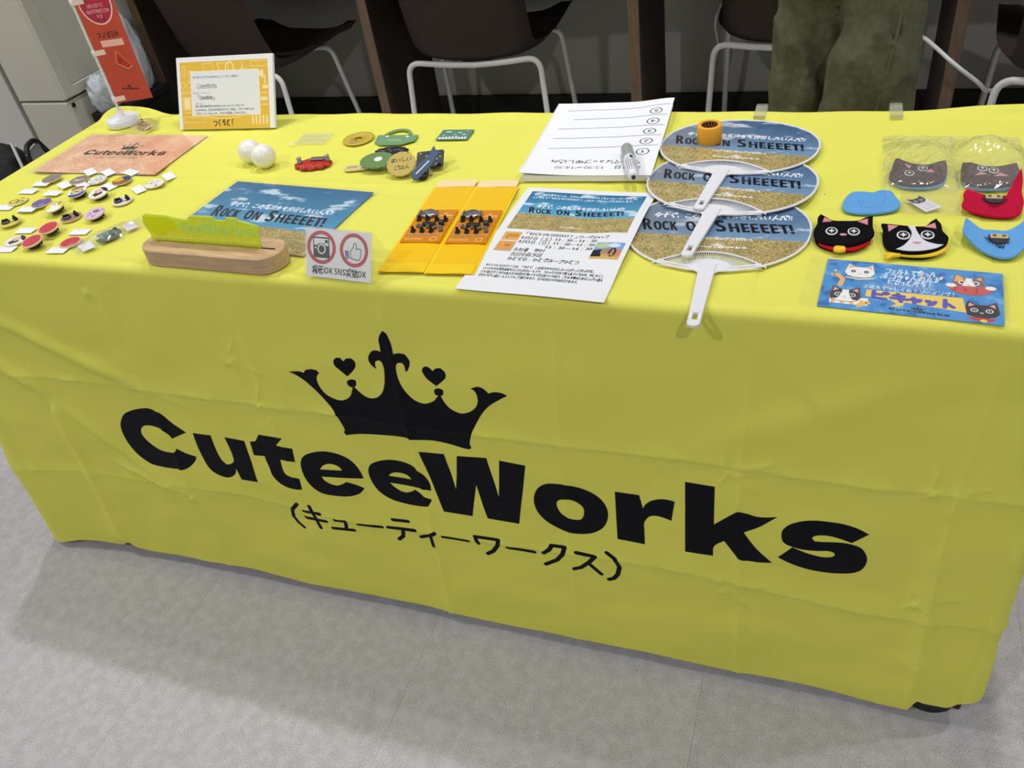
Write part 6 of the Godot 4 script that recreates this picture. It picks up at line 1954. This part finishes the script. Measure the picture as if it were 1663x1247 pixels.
func cats() -> void:
	fuzz = noise_tex(0.3, [], 256, 3, 77)
	var black := felt(Color(0.075, 0.072, 0.078))
	var pink := felt(Color(0.88, 0.60, 0.62))
	var white := felt(Color(0.90, 0.90, 0.92))
	var sky := felt(Color(0.42, 0.67, 0.90))
	var flat_pink := mat(Color(0.85, 0.58, 0.60), 0.9)
	# black cat
	var t := thing("felt_cat", "black felt cat face with a red collar and yellow bell", "felt cat", on(1.538, -0.181))
	var head := curved(pts([-29, -38, -32, -29, -32, -13, -35, 2, -35, 14, -31, 26, -24, 33, -13, 37, 0, 39, 12, 36, 24, 27, 32, 17, 36, 7, 35, -3, 34, -12, 34, -38, 25, -33, 16, -24, 1, -22, -13, -22, -21, -30]), 55.0, 3)
	part("back_layer", slab(curved(pts([-31, -8, -33, 14, -29, 28, -20, 36, -6, 41, 8, 40, 20, 34, 30, 20, 33, 6, 30, -10, 0, -18]), 60.0, 3), 0.0, 0.003, 0.0006), black, t)
	part("collar", slab(curved(pts([-28, 22, -27, 32, -14, 42, 0, 44, 16, 41, 31, 25, 30, 18, 0, 30]), 60.0, 3), 0.003, 0.0055, 0.0006), felt(Color(0.72, 0.12, 0.13)), t)
	part("face", slab(head, 0.0055, 0.0095, 0.0012), black, t)
	for e in [[-24, -28, -14, -18, -26, -15], [28, -28, 28, -12, 16, -20]]:
		part("ear_lining", slab(pts(e), 0.0095, 0.0102, 0.0003), pink, t)
	eye(t, Vector2(-0.014, 0.007), 0.0095, 0.0072, 0.0096)
	eye(t, Vector2(0.012, 0.006), 0.0095, 0.0072, 0.0096)
	part("nose", slab(oval(0.0042, 0.0024, 20, Vector2(0.0, 0.0148)), 0.0095, 0.0105, 0.0003), flat_pink, t)
	part("bell", slab(scallop(0.0075, 0.0068, 6, 0.08), 0.0, 0.004, 0.0012), mat(Color(0.95, 0.78, 0.13), 0.7), t).position = Vector3(-0.003, 0.004, 0.043)
	# black and white cat
	t = thing("felt_cat", "black and white felt cat face with a yellow ribbon", "felt cat", on(1.619, -0.175))
	head = curved(pts([-37, -24, -35, -10, -34, 6, -31, 22, -25, 34, -20, 40, -8, 43, 7, 41, 21, 34, 32, 23, 37, 10, 37, 0, 32, -12, 31, -29, 26, -42, 20, -35, 13, -22, 1, -20, -8, -21, -19, -22, -28, -24]), 55.0, 3)
	part("back_layer", slab(curved(pts([-35, -12, -34, 12, -28, 30, -18, 41, -4, 44, 12, 42, 26, 32, 35, 16, 34, -4, 0, -16]), 60.0, 3), 0.0, 0.003, 0.0006), felt(Color(0.13, 0.17, 0.14)), t)
	part("ribbon", slab(curved(pts([-32, 37, -14, 44, 8, 44, 24, 38, 36, 24, 34, 17, 22, 28, 6, 38, -12, 40]), 60.0, 3), 0.0032, 0.0056, 0.0006), mat(Color(0.95, 0.80, 0.13), 0.7), t)
	for q in [[-22, 44, -31, 50, 0.0028], [-22, 44, -33, 41, 0.0028]]:
		part("ribbon_tail", tube([Vector3(q[0] + 6, 4, q[1] - 2) * 0.001, Vector3(q[0] - 3, 4, q[1] + 0) * 0.001, Vector3(q[2], 3, q[3]) * 0.001], [0.0026, 0.0028, 0.0022], 8), mat(Color(0.95, 0.80, 0.13), 0.7), t)
	part("face", slab(head, 0.0056, 0.0096, 0.0012), black, t)
	part("blaze", slab(curved(pts([-7, -19, 1, -19, 4, -3, 11, 15, 22, 22, 31, 23, 22, 32, 7, 39, -8, 41, -21, 38, -13, 29, -6, 14, -3, -3]), 50.0, 3), 0.0096, 0.0104, 0.0004), white, t)
	for e in [[-30, -20, -18, -18, -29, -3], [24, -29, 25, -15, 11, -18]]:
		part("ear_lining", slab(pts(e), 0.0096, 0.0103, 0.0003), pink, t)
	eye(t, Vector2(-0.0125, 0.005), 0.0100, 0.0076, 0.0102)
	eye(t, Vector2(0.0145, 0.002), 0.0100, 0.0076, 0.0102)
	part("nose", slab(oval(0.0045, 0.0022, 20, Vector2(0.002, 0.0222)), 0.0104, 0.0113, 0.0003), flat_pink, t)
	# blue felt blank with stitch holes
	t = thing("felt_blank", "sky blue felt blank with a curved row of stitch holes, lying flat", "felt piece", on(1.571, -0.268))
	part("sheet", slab(curved(pts([-36, 8, -34, 23, -26, 30, -11, 33, 5, 31, 21, 25, 31, 17, 35, 4, 33, -6, 29, -16, 25, -30, 18, -33, 10, -33, 1, -26, -14, -28, -24, -26, -31, -15]), 70.0, 3), 0.0, 0.0034, 0.0008), sky, t)
	for q in [[-16, 2], [-15, 8], [-12, 13], [-7, 17], [-2, 17], [4, 14], [10, 10], [14, 4], [16, -4], [17, -12], [16, -20], [14, -26], [10, -28], [-17, -1], [-12, -1]]:
		part("stitch_hole", lathe(disc(0.0007, 0.0032, 0.0036, 0.0001, 8), 8), M.black, t).position = Vector3(q[0] * 0.001, 0, q[1] * 0.001)
	# two undersides with a light board sewn on
	for k in 2:
		var curl: Callable = (func(v): return 0.030 * pow(clampf((v.x - 0.004) / 0.03, 0.0, 1.0), 2.0) * pow(clampf((-v.y + 0.004) / 0.048, 0.0, 1.0), 1.5) + 0.003 * pow(absf(v.x) / 0.035, 2.0)) if k == 0 else (func(v): return 0.011 * pow(absf(v.x) / 0.036, 2.2) + 0.004 * clampf(-v.y / 0.03, 0.0, 1.0))
		t = thing("felt_blank", ["crimson felt cat blank with a small light board, one ear curling up", "sky blue felt cat blank with a small light board, its sides curling up"][k], "felt piece", on([1.713, 1.708][k], [-0.289, -0.176][k]))
		var shape: Array = [[-27, -20, -32, -4, -32, 11, -36, 26, -33, 36, -22, 43, -7, 48, 7, 51, 21, 50, 29, 41, 34, 21, 35, 7, 34, -7, 35, -20, 33, -36, 26, -26, 17, -3, 3, -6, -9, -6, -19, -16], [-31, -35, -34, -22, -36, -2, -28, 10, -19, 22, -6, 31, 6, 36, 16, 34, 24, 25, 34, 7, 37, -8, 33, -34, 23, -26, 13, -21, 0, -23, -13, -22, -21, -28]][k]
		part("sheet", slab(curved(pts(shape), 60.0, 3), 0.0, 0.0034, 0.0008, Rect2(), curl, 0.004), felt(Color(0.77, 0.10, 0.24)) if k == 0 else sky, t)
		var at: Vector2 = [Vector2(0.002, 0.010), Vector2(0.004, -0.003)][k]
		part("light_board", slab(curved(pts([-10, -10, 10, -10, 11, 0, 7, 8, 0, 10, -7, 8, -11, 0]), 60.0, 2), 0.0, 0.0016, 0.0003), mat(Color(0.20, 0.17, 0.22), 0.5), t).position = Vector3(at.x, 0.0042, at.y)
		part("gold_pad", slab(rect(0.019, 0.009, 0.002), 0.0, 0.0012, 0.0003), mat(Color(0.80, 0.72, 0.52), 0.4), t).position = Vector3(at.x, 0.0060, at.y - 0.004)
		for s in [-1, 1]:
			part("contact", lathe(disc(0.0022, 0.0, 0.0008, 0.0002, 14), 14), mat(Color(0.42, 0.36, 0.28), 0.4), t).position = Vector3(at.x + s * 0.005, 0.0073, at.y - 0.004)
		var thread := begin()
		var rng := RandomNumberGenerator.new()
		rng.seed = 61 + k
		for i in 26:
			var a := TAU * i / 26.0
			var o := Vector3(at.x + cos(a) * 0.011, 0.0046, at.y + sin(a) * 0.010)
			add_tube(thread, [o, o + Vector3(cos(a) * rng.randf_range(0.002, 0.006), rng.randf_range(-0.0004, 0.0012), sin(a) * rng.randf_range(0.002, 0.007))], 0.0004, 4)
		for i in 5:
			var o := Vector3(at.x - 0.004 + i * 0.002, 0.0046, at.y + 0.014)
			add_tube(thread, [o, o + Vector3(rng.randf_range(-0.003, 0.003), 0.0, rng.randf_range(0.002, 0.008))], 0.0005, 4)
		part("thread", done(thread), M.black, t).set_meta("kind", "stuff")
	# two brown cats in clear bags
	var brown := felt(Color(0.36, 0.285, 0.25))
	for k in 2:
		t = thing("bagged_felt_cat", ["brown felt cat face in a clear bag, the left of two", "brown felt cat face in a clear bag, the right of two, its bag puffed up"][k], "felt cat", on([1.629, 1.717][k], [-0.348, -0.345][k]), 0.0, "bagged brown felt cats")
		var shape: Array = [[-29, -39, -32, -22, -34, -5, -37, 7, -36, 19, -27, 31, -14, 37, 2, 38, 19, 32, 29, 22, 34, 4, 36, -16, 35, -36, 23, -30, 12, -22, -5, -24, -16, -31, -23, -39], [-33, -32, -35, -12, -36, 8, -32, 24, -19, 33, -2, 34, 17, 29, 33, 15, 36, -3, 34, -18, 33, -34, 21, -28, 6, -22, -10, -25, -22, -33]][k]
		var outline := curved(pts(shape), 50.0, 3)
		var under := PackedVector2Array()
		for v in outline: under.append(v * 0.98 + Vector2(0.0015, 0.0015))
		part("blue_layer", slab(under, 0.0004, 0.0036, 0.0006), sky, t)
		part("face", slab(outline, 0.0036, 0.0088, 0.0012), brown, t)
		var eyes: Array = [[[-12, 7], [5, -8]], [[-10, -14], [3, -8]]][k]
		for e in eyes: eye(t, Vector2(e[0], e[1]) * 0.001, 0.0088, 0.0062, 0.0082)
		part("pink_patch", slab(pts([[-18, -22, -9, -14, -12, -6], [10, -2, 20, 8, 2, 9]][k]), 0.0088, 0.0094, 0.0002), flat_pink, t)
		part("pink_patch", slab(pts([[8, 4, 20, 3, 14, -6], [-22, 8, -6, 4, -12, -4]][k]), 0.0088, 0.0094, 0.0002), flat_pink, t)
		var wr := FastNoiseLite.new()
		wr.seed = 91 + k
		wr.frequency = 38.0
		wr.fractal_octaves = 3
		wr.fractal_type = FastNoiseLite.FRACTAL_RIDGED
		var puff: float = [0.006, 0.020][k]
		var film := func(v: Vector2) -> float:
			var rim_ := (1.0 - pow(absf(v.x) / 0.0475, 6.0)) * (1.0 - pow(absf(v.y) / 0.0865, 8.0))
			var crease := 0.0034 * (wr.get_noise_2d(v.x + v.y * 0.4, v.y * 0.6) * 0.5 + 0.5)
			var bulge := puff * exp(-pow((v.y + 0.034) / 0.028, 2.0)) * exp(-pow((v.x + 0.006) / 0.034, 2.0))
			return (0.0116 * smoothstep(-0.06, -0.01, v.y) + bulge) * clampf(rim_, 0.0, 1.0) + crease + 0.0006
		part("clear_bag", sheet([0.094, 0.090][k], 0.172, 0.0002, film, 72, 110), M.crinkled, t).position = Vector3(0.002, 0.0, -0.042)
	# a cat tag in its own bag
	t = thing("bagged_tag", "small clear bag with a black cat paper tag, between the felt pieces", "bag", on(1.641, -0.279))
	var c := Canvas.new(128, 200, Color(0.93, 0.93, 0.95))
	c.fill([PackedVector2Array([Vector2(10, 8), Vector2(40, 30), Vector2(84, 30), Vector2(116, 8), Vector2(118, 66), Vector2(92, 92), Vector2(34, 92), Vector2(10, 66)])], Color(0.11, 0.10, 0.12))
	for x in [42, 84]:
		c.spot(Vector2(x, 60), 13, 11, Color(0.92, 0.92, 0.94))
		c.spot(Vector2(x, 60), 8, 7, Color(0.10, 0.10, 0.10))
	for k in 4:
		c.block(Rect2(14, 104 + k * 22, 100, 4), Color(0.55, 0.56, 0.60))
	part("paper_tag", slab(pts([-11, -21, -5, -15, 5, -15, 11, -21, 12, 20, -12, 20]), 0.0006, 0.0011, 0.0001), printed(c, 0.6), t).transform = Transform3D(Basis(Vector3.UP, deg_to_rad(38.0)), Vector3(-0.008, 0, 0.008))
	var wt := FastNoiseLite.new()
	wt.seed = 95
	wt.frequency = 30.0
	part("pouch", sheet(0.070, 0.080, 0.0002, func(v): return 0.0016 + 0.0016 * (wt.get_noise_2d(v.x, v.y) * 0.5 + 0.5), 24, 28), M.crinkled, t)
	cat_sheet()

func cat_face(c: Canvas, at: Vector2, s: float, col: Color, patch: Color, line_: Color) -> void:
	var head := PackedVector2Array()
	for v in [Vector2(-46, -52), Vector2(-22, -30), Vector2(22, -30), Vector2(46, -52), Vector2(54, -8), Vector2(58, 14), Vector2(44, 38), Vector2(18, 48), Vector2(-18, 48), Vector2(-44, 38), Vector2(-58, 14), Vector2(-54, -8)]:
		head.append(at + v * s)
	var loop := head.duplicate()
	loop.append(head[0])
	c.line(loop, 5 * s, line_)
	c.fill([head], col)
	if patch.a > 0.0:
		for w in [-1, 1]:
			var p := PackedVector2Array()
			for v in [Vector2(46, -50), Vector2(12, -30), Vector2(14, 10), Vector2(30, 34), Vector2(46, 36), Vector2(57, 12), Vector2(53, -8)]: p.append(at + Vector2(v.x * w, v.y) * s)
			c.fill([p], patch)
	for w in [-1, 1]:
		c.fill([PackedVector2Array([at + Vector2(w * 42, -42) * s, at + Vector2(w * 24, -28) * s, at + Vector2(w * 46, -16) * s])], Color(0.93, 0.68, 0.62))
		c.spot(at + Vector2(w * 25, 4) * s, 13 * s, 13 * s, Color(0.95, 0.95, 0.95))
		c.spot(at + Vector2(w * 25, 4) * s, 9 * s, 9 * s, Color(0.08, 0.08, 0.09))
		c.spot(at + Vector2(w * 25, 4) * s, 3.4 * s, 3.4 * s, Color(0.95, 0.95, 0.95))
	c.spot(at + Vector2(0, 20) * s, 7 * s, 4 * s, Color(0.90, 0.72, 0.70))

func cat_sheet() -> void:
	var c := Canvas.new(1150, 620, Color(0.27, 0.56, 0.80))
	var n := FastNoiseLite.new()
	n.frequency = 0.006
	n.seed = 19
	n.fractal_octaves = 4
	for y in 620:
		for x in 1150:
			var k := n.get_noise_2d(x, y)
			c.im.set_pixel(x, y, Color(0.29, 0.58, 0.82).lerp(Color(0.17, 0.42, 0.70), smoothstep(0.1, 0.5, k)).lerp(Color(0.47, 0.70, 0.88), smoothstep(0.15, 0.6, -k)))
	for s in [[70, 150, 26], [310, 100, 26], [770, 120, 24], [800, 470, 40], [1000, 560, 12], [545, 420, 40]]:
		var at := Vector2(s[0], s[1])
		var star := PackedVector2Array()
		for k in 8: star.append(at + Vector2.from_angle(TAU * k / 8.0) * (s[2] if k % 2 == 0 else s[2] * 0.28))
		c.fill([star], Color(0.95, 0.80, 0.52))
	var white := Color(0.95, 0.95, 0.93)
	var line_ := Color(0.25, 0.25, 0.30)
	cat_face(c, Vector2(235, 130), 1.75, white, Color(0, 0, 0, 0), Color(0.35, 0.45, 0.60))
	c.line(PackedVector2Array([Vector2(150, 222), Vector2(235, 238), Vector2(330, 214)]), 16, Color(0.93, 0.90, 0.62))
	c.line(PackedVector2Array([Vector2(120, 330), Vector2(130, 250), Vector2(90, 200), Vector2(60, 205)]), 34, Color(0.94, 0.73, 0.42))
	c.spot(Vector2(66, 205), 9, 9, Color(0.55, 0.36, 0.20))
	c.block(Rect2(70, 470, 250, 90), white)
	for k in 4: c.block(Rect2(80 + k * 62, 500, 24, 60), Color(0.93, 0.74, 0.42))
	cat_face(c, Vector2(165, 440), 1.85, white, Color(0.24, 0.24, 0.27), line_)
	c.line(PackedVector2Array([Vector2(265, 560), Vector2(318, 520)]), 40, Color(0.94, 0.76, 0.40))
	c.spot(Vector2(310, 524), 8, 8, Color(0.50, 0.34, 0.20))
	cat_face(c, Vector2(940, 150), 1.75, white, Color(0.52, 0.42, 0.42), line_)
	c.fill([PackedVector2Array([Vector2(862, 60), Vector2(900, 96), Vector2(920, 150), Vector2(848, 150)])], Color(0.95, 0.70, 0.40))
	for w in [-1, 1]: c.spot(Vector2(940 + w * 25 * 1.75, 157), 20, 18, white)
	for w in [-1, 1]: c.spot(Vector2(940 + w * 25 * 1.75, 157), 12, 12, Color(0.10, 0.10, 0.12))
	var half := PackedVector2Array()
	for k in 21: half.append(Vector2(950, 198) + Vector2(cos(PI * k / 20.0) * 140, sin(PI * k / 20.0) * 110))
	c.fill([half], Color(0.80, 0.36, 0.36))
	c.line(half, 10, Color(0.62, 0.36, 0.34))
	for k in 24: c.spot(Vector2(850 + (k * 67 % 200), 212 + (k * 29 % 60)), 3, 5, Color(0.38, 0.12, 0.14))
	for x in [830, 1075]: c.spot(Vector2(x, 202), 34, 24, white)
	c.fill([PackedVector2Array([Vector2(930, 560), Vector2(1110, 560), Vector2(1070, 600), Vector2(975, 600)])], Color(0.78, 0.22, 0.24))
	cat_face(c, Vector2(1020, 470), 1.8, Color(0.20, 0.195, 0.21), Color(0, 0, 0, 0), line_)
	c.spot(Vector2(1030, 592), 22, 16, Color(0.96, 0.82, 0.26))
	write_fit(c, "フェルトで作った", 395, 735, 118, 78, white, 0.10, 0.1)
	write_fit(c, "ネコちゃんの鼻が", 375, 770, 186, 78, white, 0.10, 0.1)
	write_fit(c, "ピカっと光る！", 420, 720, 252, 72, white, 0.10, 0.1)
	write_fit(c, "ちくちく楽しいフェルトクラフト", 400, 740, 290, 26, Color(0.93, 0.66, 0.62), 0.13)
	write_fit(c, "導電糸で楽しくぬうソーイング！", 270, 870, 336, 46, white, 0.11)
	c.fill([PackedVector2Array([Vector2(300, 358), Vector2(905, 350), Vector2(930, 520), Vector2(295, 440)])], Color(0.95, 0.82, 0.40))
	c.fill([PackedVector2Array([Vector2(430, 430), Vector2(500, 500), Vector2(460, 540), Vector2(540, 520), Vector2(560, 440)])], Color(0.95, 0.82, 0.40))
	write_fit(c, "ピキャット", 318, 882, 446, 112, Color(0.36, 0.34, 0.72), 0.27, 0.0, 0.05)
	mark(c, Transform2D(Vector2(290, 12), Vector2(0, -210), Vector2(360, 634)), Color(0.13, 0.14, 0.20), false)
	var t := thing("cat_sheet", "blue print with cartoon cats and Japanese slogans in a clear sleeve", "print", on(1.613, -0.065), -4.2)
	part("print", sheet(0.188, 0.103, 0.0003), printed(c, 0.4), t)
	part("clear_sleeve", sheet(0.214, 0.112, 0.0002, func(v): return 0.0008 + 0.0012 * smoothstep(-0.094, -0.107, v.x) * (1.0 + sin(v.y * 150.0)) + 0.0002 * sin(v.x * 60.0), 40, 24), clear(0.012, 0.07), t).position = Vector3(-0.007, 0, 0)
